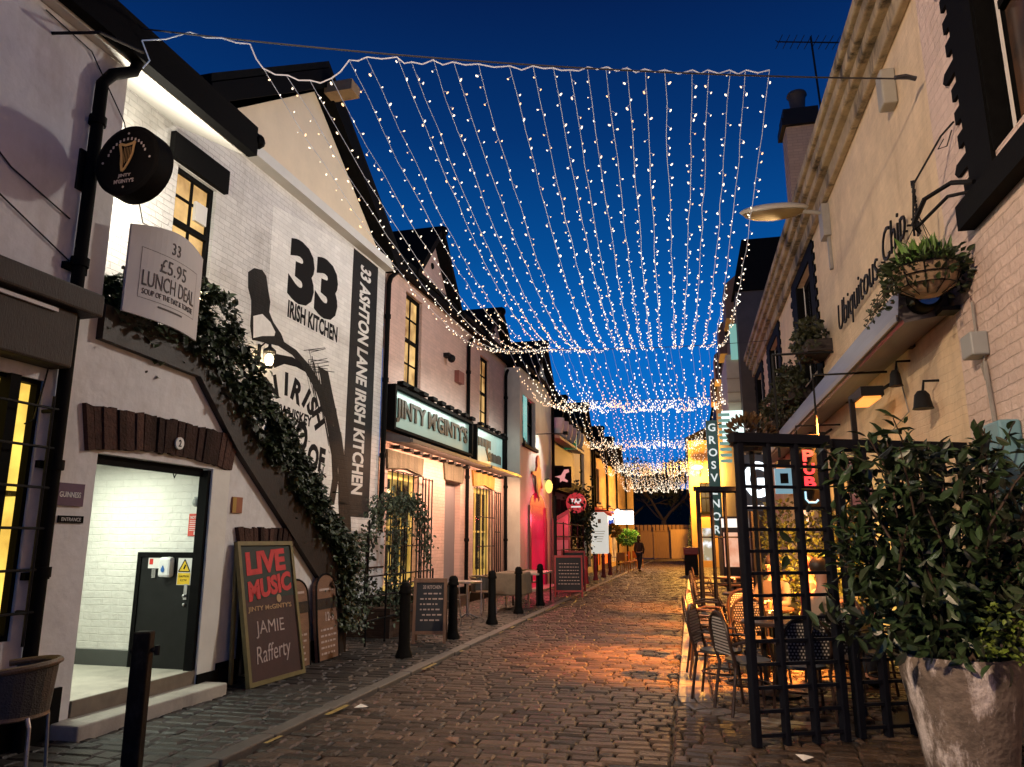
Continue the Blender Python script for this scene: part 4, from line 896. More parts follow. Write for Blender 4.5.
# ================================================================ right side
fr = FR(2.5)
ch = thing('cream_building', 'long cream painted brick building with black toothed window surrounds', 'building', (2.5, 2, 0))
WIN = [(4.0, 6.08, 4.6, 6.95), (14.3, 16.0, 4.7, 6.8), (19.6, 21.4, 4.7, 6.8), (23.9, 25.4, 4.7, 6.8)]
m = MB(); facade(m, fr, -1, 7.35, -.05, 7.3, WIN[:1], .22); m.build('wall', PINKNEAR, ch, 'pinkish white painted brick at the near end')
m = MB(); facade(m, fr, 7.35, 26, -.05, 7.3, WIN[1:] + [(12.6, 15.4, .1, 2.7), (17, 20, .1, 2.7)], .22); m.poly([(2.5, 26, -.05), (9, 26, -.05), (9, 26, 7.3), (2.5, 26, 7.3)]); m.build('wall', CREAM, ch)
m = MB(); m.fbox(fr, -1, 26.15, .0, .1, 7.05, 7.3); m.fbox(fr, -1, 26.15, .0, .2, 7.3, 7.45); m.fbox(fr, -1, 26.2, .0, .28, 7.452, 7.62); m.fbox(fr, -1, 26.2, -.2, .34, 7.622, 7.78)
m.build('cornice', pm('weathered_cornice_stone', (.34, .27, .17), .85, .45, 3, .5, 20, stain=(.03, .026, .02), st=1.0, sscale=1.6, sedge=.64), ch, bevel=.02)
m = MB(); m.prism([(2.45, -1, 7.75), (2.45, 26, 7.75), (6.5, 26, 8.9), (6.5, -1, 8.9)], (0, 0, .1)); m.build('roof', SLATE, ch)
for i, (a, b_, c, e) in enumerate(WIN):
    m = MB(); T = .035; W_ = .62 if i else .47; b_ = b_ if i else 6.08
    m.fbox(fr, b_ - .03, b_ - .002, -.2, .02, c, e); m.fbox(fr, a + .002, a + .03, -.2, .02, c, e); m.fbox(fr, b_, b_ + W_, .002, T, c - .2, e + .25); m.fbox(fr, a - .4, a, .002, T, c - .2, e + .25); m.fbox(fr, a, b_, .002, T, e, e + .25)
    m.fbox(fr, a - .45, b_ + W_ + .12, .002, .13, c - .42, c - .201)
    k = 0; v = c - .1
    while v < e + .2:
        big = k % 4 == 1
        m.fbox(fr, b_ + W_ + .001, b_ + W_ + (.24 if big else .14), .002, T - .003, v, v + .12)
        if big: m.fprism(fr, [(b_ + W_ + .24, v), (b_ + W_ + .3, v + .06), (b_ + W_ + .24, v + .12)], .002, T - .003)
        m.fbox(fr, a - .55, a - .401, .002, T - .003, v, v + .12)
        v += .225; k += 1
    m.build('window_surround', BLACK, ch)
    w = window(ch, fr, a, b_, c, e, .18, 3, 2, BLACK, GLASSD if i else em('dim_brown_interior', (.5, .16, .05), .22, (.02, .012, .01), 1.2, .4, .7), .12, .03, sill=False)
    m = MB(); m.fbox(fr, b_ - .14, b_ - .11, -.115, -.1, c + .05, e); m.build('edge_strip', PAPER, w)
for a, b_ in ((12.6, 15.4), (17, 20)):
    m = MB(); m.fbox(fr, a, b_, -.2, -.14, .1, 2.7); m.build('lit_window', em('amber_bar_interior', (1, .45, .12), .9, (.12, .04, .01), 2.0, .35, .65), ch)
m = MB(); m.fbox(fr, 12.5, 12.62, -.13, .03, .1, 2.7); m.fbox(fr, 15.38, 15.5, -.13, .03, .1, 2.7); m.fbox(fr, 13.9, 14.0, -.13, -.02, .1, 2.7); m.fbox(fr, 12.62, 15.38, -.13, .02, 2.6, 2.75); m.build('window_frame', BLACK, ch)
GC = pm('grey_conduit', (.25, .24, .22), .5)
for pth, r_ in (([fr(9.3, .02, 3.6), fr(9.0, .03, 3.0), fr(9.8, .02, 2.9)], .008), ([fr(6.85, .03, 3.6), fr(6.85, .03, 3.2)], .012), ([fr(6.75, .03, 3.1), fr(6.78, .03, 2.9), fr(6.83, .03, 3.05)], .008), ([fr(6.75, .03, 3.05), fr(6.68, .03, 2.2)], .018)): MB().tube(pth, r_, 6).build('conduit', GC, ch)
m = MB(); m.fbox(fr, 6.68, 6.92, .003, .14, 3.1, 3.3); m.build('junction_box', pm('grey_box_paint', (.28, .3, .3), .5, .1, 4), ch, bevel=.015)
m = MB(); m.fbox(fr, 6.3, 6.62, .003, .16, 1.75, 2.5); m.build('meter_cabinet', pm('pale_blue_cabinet', (.14, .3, .36), .5, .15, 4), ch, bevel=.02)
m = MB(); m.fbox(fr, 8.2, 8.42, .003, .16, 6.35, 6.78); m.build('alarm_box', pm('grey_alarm_box', (.34, .33, .28), .5, .1, 4), ch, bevel=.02)
stack = MB(); stack.box(2.75, 3.45, 17.3, 17.95, 7.79, 11.3); stk = stack.build('chimney', brick('dull_chimney_brick', (.45, .3, .19), 'x', st=.4, mortar=.7, bump=.6), ch)
m = MB(); m.box(2.65, 3.55, 17.2, 18.05, 11.302, 11.5); m.box(2.7, 3.5, 17.25, 18.0, 11.502, 11.75); m.build('chimney_cap', BLACKM, stk)
m = MB(); m.lathe([(.2, 0), (.24, .1), (.17, .2), (.2, .5), (.24, .55), (.22, .62)], 14, (3.1, 17.6, 11.7)); m.build('chimney_pot', pm('sooty_pot', (.03, .025, .025), .8), stk, smooth=True)
s = thing('antenna', 'thin rooftop television aerial beside the brick chimney', 'aerial', (3.2, 17.9, 11.3))
OX = .9
m = MB(); m.tube([(3.12, 17.9, 10.5), (2.98, 17.9, 14.05)], .025, 6); m.v = [(p + OX * .7, q, r) for p, q, r in m.v]; m.build('mast', BLACKM, s)
m = MB(); m.tube([(2.05, 17.7, 13.9), (3.6, 18.2, 13.98)], .018, 5)
for k in range(9):
    x = 2.1 + k * .18; z = 13.9 + k * .009; m.tube([(x + .05, 17.45 + k * .058, z), (x - .05, 17.98 + k * .058, z)], .01, 4)
m.tube([(2.05, 17.5, 13.75), (2.05, 17.9, 14.08)], .012, 4); m.v = [(p + OX * .8, q, r) for p, q, r in m.v]; m.build('boom', BLACKM, s)
s = thing('wall_lettering', 'black handwritten style metal letters on the cream wall', 'lettering', (2.45, 10.2, 4.7))
m = MB()
m.text('Ubiquitous', fr, 10.75, 4.9, 2.5, .52, .05, .02, -.016, rd=-1, shear=.25); m.text('Chip', fr, 8.75, 4.95, .95, .5, .05, .02, -.016, rd=-1, shear=.25)
for k in range(9): m.fbox(fr, 8.1 + k * .16 - .01, 8.1 + k * .16 + .01, .0, .05, 4.9, 4.92)
m.build('letters', BLACKM, s)
m = MB(); m.text('RESTAURANT', fr, 7.95, 4.98, .62, .07, .03, .02, .02, rd=-1, rot=math.pi / 2); m.build('small_letters', BLACKM, s)
s = thing('cassette_awning', 'long silver cassette awning fixed to the cream wall', 'awning', (2.3, 14, 3.7))
m = MB(); m.fprism(lambda u, d, v: (2.5 - u, 7.4 + d, v), [(.03, 3.66), (.42, 3.6), (.47, 3.68), (.44, 3.94), (.36, 3.99), (.03, 4.02)], 0, 13.7); m.build('cassette', pm('grey_silver_metal', (.1, .09, .095), .38, .12, 3, metal=.0, stretch=(8, .4, 8)), s)
m = MB(); m.fbox(fr, 7.4, 21.1, .472, .49, 3.62, 3.68); m.build('front_bar', pm('dull_bar_metal', (.2, .18, .18), .45), s)
m = MB()
for u in (8.6, 12, 16, 20): m.fbox(fr, u, u + .12, .0, .05, 3.65, 4.05)
m.build('bracket', BLACKM, s)
s = thing('wall_floodlight', 'round black floodlight with bluish glass at the awning end', 'floodlight', (2.3, 7.5, 3.6))
q = MB().lathe([(.1, -.14), (.13, -.1), (.13, .1), (.12, .12)], 20); q.v = [(2.24 + a, 7.3 - c, 3.8 + b_ * 1.0) for a, b_, c in q.v]; q.build('case', BLACK, s, smooth=True)
q = MB().disc(FC(7.18), 2.24, 3.8, .1, 0, .012, 20); q.build('lens', em('blue_lens', (.04, .12, .4), .12), s)
q = MB().fbox(fr, 7.2, 7.39, 0, .15, 3.64, 3.68); q.build('bracket', BLACKM, s)
for (lab, u, v, sz) in (('small black spotlight hanging under the silver awning', 8.85, 3.35, .75), ('wide black heater lamp above the leafy shrub', 8.0, 2.95, 1.0)):
    s = thing('wall_spotlight', lab, 'spotlight', (2.3, u, v))
    m = MB(); m.tube([fr(u, .0, v + .2), fr(u, .14, v + .2), fr(u, .16, v + .08)], .014); m.build('arm', BLACKM, s)
    m = MB(); m.lathe([(.04 * sz, .1), (.07 * sz, .06), (.09 * sz, -.06), (.1 * sz, -.08)], 14, fr(u, .17, v)); m.build('head', BLACKM, s, smooth=True)
# street lamp fixed to the wall
s = thing('street_lamp', 'long flat street lantern on a wall bracket under the cornice', 'street lamp', (2.4, 12.3, 6.6))
m = MB(); m.fbox(fr, 12.2, 12.5, .003, .12, 6.45, 7.0); m.tube([fr(12.35, .1, 6.9), fr(12.35, .5, 6.98)], .035, 8); m.fbox(fr, 12.28, 12.36, .003, .05, 5.9, 6.45); m.build('bracket', pm('galvanised_grey', (.3, .29, .26), .5, .15, 6), s)
m = MB(); m.ell((1.66, 12.35, 7.03), (.56, .17, .1), 16, 8); m.v = [(a, b_, max(c, 6.985)) for a, b_, c in m.v]; m.build('housing', pm('pale_grey_housing', (.45, .43, .38), .5, .1, 5), s, smooth=True)
m = MB(); m.ell((1.66, 12.35, 6.98), (.5, .15, .13), 16, 8); m.v = [(a, b_, min(c, 6.983)) for a, b_, c in m.v]; m.build('lens', em('amber_lens', (1, .5, .12), .06, (.5, .2, .03), 2.5, base=(.07, .045, .02)), s, smooth=True)
lamp('street_light', s, (1.75, 12.35, 6.7), 1500, (1, .91, .82), .25, 'SPOT', rot=aim((-1, -.1, -.5)), spot=140, blend=.9)
# the same kind of lantern on the left pub, a step behind the viewer
s = thing('street_lamp', 'street lantern on the left wall behind the viewer', 'street lamp', (-5.1, -1.5, 6.4))
m = MB(); m.box(-5.3, -5.1, -1.65, -1.35, 6.1, 6.6); m.tube([(-5.15, -1.5, 6.5), (-4.4, -1.5, 6.6)], .035, 8); m.build('bracket', bpy.data.materials['galvanised_grey'], s)
m = MB(); m.box(-4.5, -3.5, -1.6, -1.4, 6.56, 6.66); m.build('housing', bpy.data.materials['galvanised_grey'], s)
m = MB(); m.box(-4.3, -3.55, -1.58, -1.42, 6.5, 6.555); m.build('lens', bpy.data.materials['amber_lens'], s)
lamp('street_light', s, (-3.9, -1.5, 6.4), 4700, (1, .69, .44), .25, 'SPOT', rot=aim((.85, 1, -.22)), spot=96, blend=.5)

# ---- cinema-like block beyond
cm = thing('tall_block', 'tall dark roofed block beyond the cream building with lit bay', 'building', (2.02, 26.3, 0))
BLK = pm('dark_stone_block', (.07, .06, .055), .8, .25, 2, .2, 10)
m = MB(); m.box(2.05, 9, 26.3, 60, -.05, 10.2); m.build('wall', BLK, cm)
m = MB(); m.prism([(1.95, 26.2, 10.2), (9.1, 26.2, 10.2), (8.5, 26.2, 12.1), (2.35, 26.2, 12.1)], (0, 34, 0)); m.build('roof', SLATE, cm)
for y_ in (27.5, 33, 38.5, 45):
    m = MB(); m.prism([(1.75, y_, 9.6), (2.6, y_, 9.6), (2.6, y_, 11.6), (1.75, y_, 10.9)], (0, 1.8, 0)); m.build('dormer', pm('dormer_timber', (.16, .1, .07), .7, .2, 3), cm)
m = MB(); m.box(1.62, 2.045, 27.0, 31, 6.0, 8.1)
m.build('bay', pm('cream_bay_boards', (.45, .4, .3), .6, .1, 3), cm)
m = MB()
for v in (6.35, 6.7, 7.2): m.box(1.6, 2.04, 26.96, 26.995, v, v + .03)
m.build('bay_trim', pm('bay_trim_paint', (.3, .24, .17), .6), cm)
MB().box(1.8, 2.04, 26.9, 26.99, 7.9, 9.2).build('lit_window', em('pale_teal_glow', (.35, .75, .65), .55), cm)
MB().box(1.35, 2.2, 26.6, 26.95, 4.95, 6.0).build('lightbox', em('white_teal_lightbox', (.8, 1, .95), 1.5), cm)
m = MB()
for k in range(9): m.box(1.22, 1.6, 26.5, 26.58, 4.2 + k * .2, 4.3 + k * .2)
m.build('light_ribs', em('teal_rib_glow', (.3, .6, .5), .5), cm)
m = MB(); m.box(1.2, 2.04, 27.2, 27.3, .7, 1.85); m.build('lit_window', em('peach_window_glow', (1, .55, .36), .95, (.8, .3, .16), 2), cm)
m = MB(); m.box(1.15, 2.04, 27.1, 27.2, 2.02, 2.32); m.build('lit_band', em('white_band_glow', (1, .9, .8), 1.3), cm)
m = MB(); m.box(1.15, 2.04, 27.3, 31, -.05, 2.4); m.build('shopfront', WOODD, cm)
s = thing('blade_sign', 'tall green vertical sign spelling Grosvenor in white letters', 'sign', (1.1, 29.5, 1.2))
m = MB(); m.box(.86, 1.28, 29, 29.25, 1.75, 6.05); m.build('board', em('dark_green_board', (.01, .12, .1), .2, base=(.01, .05, .045)), s)
m = MB()
for i, c in enumerate('GROSVENOR'): m.text(c, FC(29), 1.07, 5.78 - i * .475, None, .3, .003, .004, .02)
m.build('lettering', em('white_neon_letters', (.9, 1, .97), .8), s)
m = MB(); m.tube([(1.3, 29.12, 5.9), (2.04, 29.12, 5.9)], .03); m.tube([(1.3, 29.12, 2.2), (2.04, 29.12, 2.2)], .03); m.build('bracket', BLACKM, s)
# sandstone house at the far right
fh = thing('sandstone_house', 'orange lit sandstone house closing the right side', 'house', (2.0, 48, 0))
m = MB(); facade(m, FC(47), .25, 4, -.05, 7.6, [(.85, 1.5, 3.2, 5.0), (.85, 1.5, .4, 2.3)], .2); m.poly([(.25, 47, 0), (.25, 62, 0), (.25, 62, 7.6), (.25, 47, 7.6)]); m.build('wall', brick('far_sandstone', (.42, .28, .13), 'x', bw=.6, bh=.3, bump=.3, st=.3), fh)
window(fh, FC(47), .85, 1.5, 3.2, 5.0, .12, 2, 2, BLACK, GLASSD, .06, .04)
MB().fbox(FC(47), .85, 1.5, -.15, -.1, .4, 2.3).build('lit_door', em('white_door_glow', (.9, .95, 1), 1.2, (.3, .25, .15), 1.6), fh)
m = MB(); m.prism([(.1, 46.8, 7.6), (.1, 62, 7.6), (4, 62, 9.5), (4, 46.8, 9.5)], (0, 0, .15)); m.build('roof', SLATE, fh)
s = thing('street_lamp', 'glowing orange street lamp on the far sandstone house', 'street lamp', (.7, 46.9, 5.6))
m = MB(); m.tube([(.9, 47, 5.4), (.9, 46.4, 5.9), (.8, 46.0, 5.95)], .04, 6); m.build('arm', BLACKM, s)
m = MB(); m.ell((.75, 45.9, 5.85), (.34, .22, .14)); m.build('lens', em('sodium_glow', (1, .62, .16), 9), s, smooth=True)
lamp('sodium_light', s, (.6, 45.4, 5.5), 5200, (1, .44, .06), .2)
s = thing('street_lamp', 'added orange street lamp hidden behind the sandstone house to light the gate', 'street lamp', (1.0, 62.6, 4.5))  # extra unseen lamp, added so that orange light reaches the gate
m = MB(); m.tube([(1.2, 62.05, 4.2), (1.1, 62.5, 4.8), (.95, 62.7, 4.85)], .04, 6); m.build('arm', BLACKM, s)
m = MB(); m.ell((.9, 62.75, 4.75), (.2, .2, .12)); m.build('lens', bpy.data.materials['sodium_glow'], s, smooth=True)
lamp('sodium_light', s, (.8, 62.9, 4.5), 2600, (1, .44, .06), .2)
# timber gate and fence at the end
gt_ = thing('timber_gate', 'wide timber double gate with plank fence closing the lane', 'gate', (-2.5, 68, 0))
GT = pm('gate_planks', (.22, .13, .06), .7, .3, 3, .2, 20, stretch=(8, 8, .6))
for a, b_ in ((-4.1, -2.9), (-2.85, -1.55)): MB().box(a, b_, 68, 68.08, .05, 2.3).build('gate_leaf', GT, gt_)
MB().box(-1.45, .35, 67.6, 67.7, -.02, 2.5).build('fence_panel', pm('pale_plank_panel', (.4, .26, .12), .7, .2, 3, stretch=(6, 6, .6)), gt_)
m = MB()
for x in (-4.25, -2.88, -1.5): m.box(x - .07, x + .07, 67.9, 68.1, 0, 2.75)
for k in range(30): m.box(-9 + k * .35, -8.72 + k * .35, 68.15, 68.2, 0 if k < 13 else 2.35, 2.9)
m.box(-9, 1.5, 68.21, 68.3, 2.3, 2.42); m.build('fence', GT, gt_)
# ---- terrace signs seen through the lattice
s = thing('shop_sign', 'white glowing G sign on a dark board behind the lattice', 'sign', (.9, 12.6, 2.1))
MB().box(.8, 1.34, 12.6, 12.7, 2.05, 2.95).build('board', pm('navy_board', (.015, .025, .05), .5), s)
MB().text('G', FC(12.6), 1.1, 2.55, .36, .58, .003, .01, .035).build('lettering', em('white_sign_letters', (.85, .95, 1), 2.6), s)
MB().box(.85, 1.3, 12.585, 12.6, 2.08, 2.14).build('lit_strip', em('white_strip_glow', (1, .9, .85), 1.2), s)
m = MB(); m.tube([(1.5, 12.65, 2.9), (1.5, 12.65, 4.6)], .02); m.tube([(1.5, 12.65, 4.6), (2.45, 12.65, 4.6)], .02); m.build('bracket', BLACKM, s)
s = thing('menu_sign', 'pale blue lit panel with a black square beside the G sign', 'sign', (1.75, 12.6, 2.1))
MB().box(1.4, 1.7, 12.6, 12.68, 2.32, 2.72).build('panel', em('pale_blue_glow', (.35, .65, .8), .5), s)
MB().box(1.48, 1.6, 12.585, 12.599, 2.48, 2.64).build('square', BLACK, s)
m = MB(); m.tube([(1.78, 12.64, 2.7), (1.78, 12.64, 3.4), (2.45, 12.64, 3.4)], .015); m.build('bracket', BLACKM, s)
s = thing('neon_sign', 'red neon sign spelling pub above a pale blue neon hook', 'neon sign', (1.6, 9.6, 2.0))
MB().box(1.3, 1.6, 9.6, 9.66, 1.98, 2.86).build('board', BLACK, s)
m = MB()
for i, c in enumerate('PUB'): m.text(c, FC(9.6), 1.465, 2.6 - i * .16, .13, .14, .004, .012, .04)
m.build('lettering', em('red_neon', (1, .01, .05), 1.7), s)
m = MB(); m.text('THE', FC(9.6), 1.45, 2.77, .22, .085, .004, .01, .02); m.build('small_lettering', em('white_neon_small', (1, .95, .95), 1.3), s)
m = MB(); m.tube([(1.4, 9.585, 2.17), (1.4, 9.585, 2.08), (1.43, 9.585, 2.04), (1.51, 9.585, 2.04), (1.54, 9.585, 2.07)], .012, 6); m.build('neon_hook', em('blue_neon', (.4, .8, 1), 1.2), s)
m = MB(); m.tube([(1.6, 9.63, 2.8), (1.6, 9.63, 3.6), (2.45, 9.63, 3.6)], .015); m.build('bracket', BLACKM, s)
for (lab, x, z) in (('pinkish framed picture hung on the terrace post', 2.02, 2.45), ('second pinkish framed picture hung below the first', 2.05, 2.12)):
    s = thing('framed_picture', lab, 'picture', (x, 9.7, z))
    MB().box(x - .13, x + .13, 9.7, 9.73, z - .13, z + .13).build('frame', WOODD, s)
    MB().box(x - .11, x + .11, 9.685, 9.699, z - .11, z + .11).build('print', em('pink_print', (.8, .35, .3), .35, (.4, .12, .1), 6), s)
m = MB(); m.box(2.02, 2.08, 9.74, 9.8, 0, 3.3); tag(m.build('terrace_post', BLACKM), 'slim black terrace post behind the framed pictures', 'post')
# ================================================================ string lights across the lane
BULB = em('warm_fairy_bulb', (1, .8,   .5), 2.6, sample=False)
_nt = BULB.node_tree; _oi = _nt.nodes.new('ShaderNodeObjectInfo'); _rp = _nt.nodes.new('ShaderNodeValToRGB')
_rp.color_ramp.elements[0].color = (1, .52, .22, 1); _rp.color_ramp.elements[1].color = (1, .85, .64, 1); _rp.color_ramp.elements[1].position = .6
_nt.links.new(_oi.outputs['Random'], _rp.inputs[0]); _nt.links.new(_rp.outputs[0], _nt.nodes['Principled BSDF'].inputs['Emission Color'])
WIRE = em('bulb_glow_wire', (.5, .65, .95), .16, sample=False, base=(.5, .5, .5))  # faint glow put into the wire for the bulb light it would catch
CABLE = pm('steel_cable', (.03, .03, .035), .5)
bm_ = MB().ell((0, 0, -.012), (.0125, .0125, .024), 6, 5); bmesh_ = bpy.data.meshes.new('bulb'); bmesh_.from_pydata(bm_.v, [], bm_.f); bmesh_.materials.append(BULB); bmesh_.shade_smooth()
CB = [((-5.02, 5.3, 6.42), (2.4, 7.3, 6.05), -4.35, .92), ((-5.75, 20.8, 7.2), (2.45, 21.2, 7.05), -5.0, 1.15), ((-5.3, 30, 7.3), (2.0, 30, 7.2), -4.9, 1.75),
      ((-5.0, 38.5, 6.7), (2.0, 38.5, 6.7), -4.5, 1.2), ((-4.6, 46, 6.3), (1.9, 46, 6.3), -4.2, .6), ((-4.2, 53, 5.9), (1.8, 53, 5.9), -3.8, .5)]
NS = 25
rs = random.Random(11)
def cpt(i, t):
    A, B, xl, xr = CB[i]; x = xl + (xr - xl) * t; q = (x - A[0]) / (B[0] - A[0])
    return Vector((x, A[1] + (B[1] - A[1]) * q, A[2] + (B[2] - A[2]) * q - .5 * q * (1 - q)))
ords = ['nearest', 'second', 'third', 'fourth', 'fifth', 'furthest']
for i, (A, B, xl, xr) in enumerate(CB):
    m = MB(); pts = []
    for k in range(25):
        q = k / 24; pts.append((A[0] + (B[0] - A[0]) * q, A[1] + (B[1] - A[1]) * q, A[2] + (B[2] - A[2]) * q - .5 * q * (1 - q)))
    m.tube(pts, .009, 6)
    if i == 0:
        m.tube([(2.4, 7.3, 6.05), (2.3, 7.28, 6.08), (2.2, 7.25, 6.06)], .025, 6)
    o = m.build('support_cable', CABLE); tag(o, f'{ords[i]} steel support cable spanning the lane for the string lights', 'cable', 'cables across the lane')
tx_ = [(265, 68), (290, 75), (312, 80), (333, 78), (350, 60), (367, 57), (397, 57), (412, 62), (433, 60), (453, 62), (478, 64), (510, 66), (533, 66), (553, 68), (570, 70), (588, 67), (607, 67), (627, 68), (645, 69), (665, 70), (693, 70), (708, 70), (730, 70), (747, 70), (770, 70)]
def frac0(px):
    lo, hi = -.2, 1.2
    for _ in range(40):
        md = (lo + hi) / 2; p = cpt(0, md) - _C; x = 512 + 745 * p.dot(_R) / p.dot(_F)
        if x < px: lo = md
        else: hi = md
    return lo
T0 = [frac0(a[0]) for a in tx_]
def drop(px, py, t):                       # how far below the straight cable this strand is tied
    p = cpt(0, t); q = atY(px, py, p.y); return Vector((p.x, p.y, q.z))
TOP = [drop(a[0], a[1], T0[k]) for k, a in enumerate(tx_)]
feed = MB(); fp = [LP(.25, 5.32, 6.25), atY(190, 32, 5.5), atY(222, 38, 5.5), atY(250, 44, 5.6)] + TOP
fp = [v for a, b_ in zip(fp[:-1], fp[1:]) for v in (a, a.lerp(b_, .5) + Vector((0, 0, -.025 + rs.uniform(-.02, .01))))] + [fp[-1]]
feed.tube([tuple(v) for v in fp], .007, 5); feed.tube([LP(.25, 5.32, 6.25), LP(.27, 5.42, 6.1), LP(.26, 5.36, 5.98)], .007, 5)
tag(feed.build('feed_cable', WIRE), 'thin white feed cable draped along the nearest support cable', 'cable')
for seg in range(5):
    for k in range(NS):
        t1 = (k + .5) / NS + rs.uniform(-.012, .012)
        t0 = T0[k] if seg == 0 else (k + .5) / NS + rs.uniform(-.012, .012)
        P0, P1 = (TOP[k] if seg == 0 else cpt(seg, t0)), cpt(seg + 1, t1); sag = (.85, .95, 1.0, 1.15, 1.2)[seg] * rs.uniform(.86, 1.14)
        S = lambda u: Vector((P0.x + (P1.x - P0.x) * u, P0.y + (P1.y - P0.y) * u, P0.z + (P1.z - P0.z) * u - 4 * sag * u * (1 - u)))
        pos = ['nearest', 'second', 'third', 'fourth', 'fifth'][seg]
        lab = f'{pos} span of string lights, strand {k + 1} of {NS} counted from the left wall'
        gp = 'strands of fairy lights above the lane'
        w = MB(); jit = lambda: Vector((rs.uniform(-.012, .012), 0, rs.uniform(-.012, .012)))
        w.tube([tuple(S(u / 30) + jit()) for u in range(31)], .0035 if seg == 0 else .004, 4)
        o = thing('string_light', lab, 'string lights', S(0), 0, gp)
        nb = 82 if seg == 0 else (46 if seg == 1 else 38); B_ = MB(); warm = rs.random() < .1
        for j in range(nb):
            u = (j + rs.uniform(.1, .9)) / nb; u = u if seg else u ** .93 * .985; p = S(u); side = rs.choice((-1, 1)) * rs.uniform(.015, .05); dz = rs.uniform(-.05, .02)
            if rs.random() < (.05 + (.45 if seg == 1 and u < .2 else 0) if seg else .05 + 2.2 * max(0, u - .7)): continue      # dead bulbs
            if seg == 0:
                c = bpy.data.objects.new('bulb', bmesh_); COL.objects.link(c); c.parent = o; c.matrix_parent_inverse = MW[o.name].inverted()
                sc_ = rs.uniform(.36, .8) * (1 + .2 * u - .45 * max(0, u - .6)); c.location = p + Vector((side, 0, dz)); c.scale = (sc_,) * 3; c.rotation_euler = (rs.uniform(-.8, .8), side * 18, 0)
                w.tube([tuple(p), tuple(c.location)], .002, 3)
            else:
                B_.ell(tuple(p + Vector((side * 1.3, 0, dz))), (.014, .014, .025), 5, 4)
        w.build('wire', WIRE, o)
        if k in (3, 12, 21):               # the light the bulbs of neighbouring strands give together
            for u in ((.2, .5, .8) if seg == 0 else (.5,)): lamp('bulb_light', o, S(u) + Vector((0, 0, -.04)), (21 if seg == 0 else 16), (1, .8, .52), .8)
        if seg: bo = B_.build('bulb_chain', BULB, o); bo['kind'] = 'stuff'
# ================================================================ street furniture
BOLL = pm('black_bollard_paint', (.006, .006, .006), .65, .3, 10, .15, 30, spec=.06)
def bollard(loc, label, group, mat, red=False):
    o = thing('bollard', label, 'bollard', loc, LA, group)
    W = MW[o.name]
    m = MB().lathe([(.115, 0), (.115, .04), (.09, .1), (.078, .16), (.072, .8), (.066, .84)], 16); m.build('post', mat, o, W=W, smooth=True)
    m = MB().lathe([(.088, .84), (.092, .87), (.075, .9), (.08, .93), (.06, .975), (.03, .995)], 16); m.build('cap', mat, o, W=W, smooth=True)
    return o
b0 = bollard((-3.85, 10.1, .03), 'black iron bollard beside the wooden framed chalkboard, nearest of its row', 'black bollards along the kerb', BOLL)
for (x, y), lab in zip([(-3.8, 12.15), (-3.71, 14.35), (-3.67, 16.5), (-3.59, 18.6)],
        ['black iron bollard just past the chalkboard, second of its row', 'black iron bollard in front of the covered tables, third of its row', 'black iron bollard beside the pale table top, fourth of its row', 'black iron bollard in front of the pink door, last of its row']):
    dup(b0, (x, y, .03), LA, lab)
REDB = pm('dull_red_paint', (.3, .05, .05), .5, .2, 6)
r0 = bollard((-3.5, 23.3, .03), 'red bollard beside the red framed chalkboard, nearest of the red row', 'red bollards along the kerb', REDB)
for (x, y), lab in zip([(-3.72, 28.2), (-3.65, 30.6), (-3.6, 33), (-3.55, 35.4)], ['second red bollard, in front of the cream house', 'third red bollard, before the orange panels', 'fourth red bollard, before the orange panels', 'fifth red bollard, nearest the cafe tables']):
    dup(r0, (x, y, .03), LA, lab)
g0 = gnd(144, 636, .98)
s = thing('black_post', 'square black post with side hook at the front left', 'post', (g0.x, g0.y, .03), R(20))
W = MW[s.name]
m = MB().box(-.055, .055, -.055, .055, 0, .98); m.build('shaft', pm('chipped_black_post', (.005, .005, .005), .6, spec=.08, var=.4, ns=9, bump=.2, bs=30, stain=(.08, .08, .08), st=.25, sscale=14) if 1 else pm('x', (.014, .013, .013), .4, .4, 9, .2, 30, stain=(.16, .15, .15), st=.5, sscale=9), s, W=W, bevel=.012)
m = MB().tube([(-.075, 0, .86), (.1, 0, .86)], .016, 8); m.tube([(.09, 0, .83), (.09, 0, .89)], .018, 8); m.build('hook', BLACKM, s, W=W)
# live music board
BF = pm('olive_board_frame', (.16, .13, .05), .6, .3, 6)
s = thing('chalkboard', 'tall leaning chalkboard advertising live music in red letters', 'chalkboard', (-4.72, 7.72, .03), LA)
W = Matrix.Translation((-4.66, 7.62, .04)) @ Matrix.Rotation(LA - R(4), 4, 'Z') @ Matrix.Rotation(R(-11), 4, 'Y') @ Matrix.Scale(.94, 4)
f0 = FL(0)
m = MB(); m.fbox(f0, .04, 1.06, -.02, .0, .04, 1.62); m.build('board', pm('maroon_chalkboard', (.05, .02, .018), .7, .35, 3, .1, 20), s, W=W)
m = MB(); m.fbox(f0, .045, 1.055, .001, .004, .98, 1.615); m.build('dark_panel', pm('dark_green_panel', (.02, .03, .025), .7, .3, 4), s, W=W)
m = MB()
for a, b_, c, e in ((0, .05, 0, 1.67), (1.05, 1.1, 0, 1.67), (.05, 1.05, 0, .05), (.05, 1.05, 1.62, 1.67)): m.fbox(f0, a, b_, -.03, .025, c, e)
m.build('frame', BF, s, W=W)
W2 = Matrix.Translation((-4.66, 7.62, .04)) @ Matrix.Rotation(LA - R(4), 4, 'Z') @ Matrix.Scale(.94, 4)
for u in (0.02, 1.04): MB().prism([(-.31, u, 1.55), (-.35, u, 1.55), (-.3, u, .02), (-.26, u, .02)], (0, .04, 0)).build('back_leg', BF, s, W=W2)
m = MB()
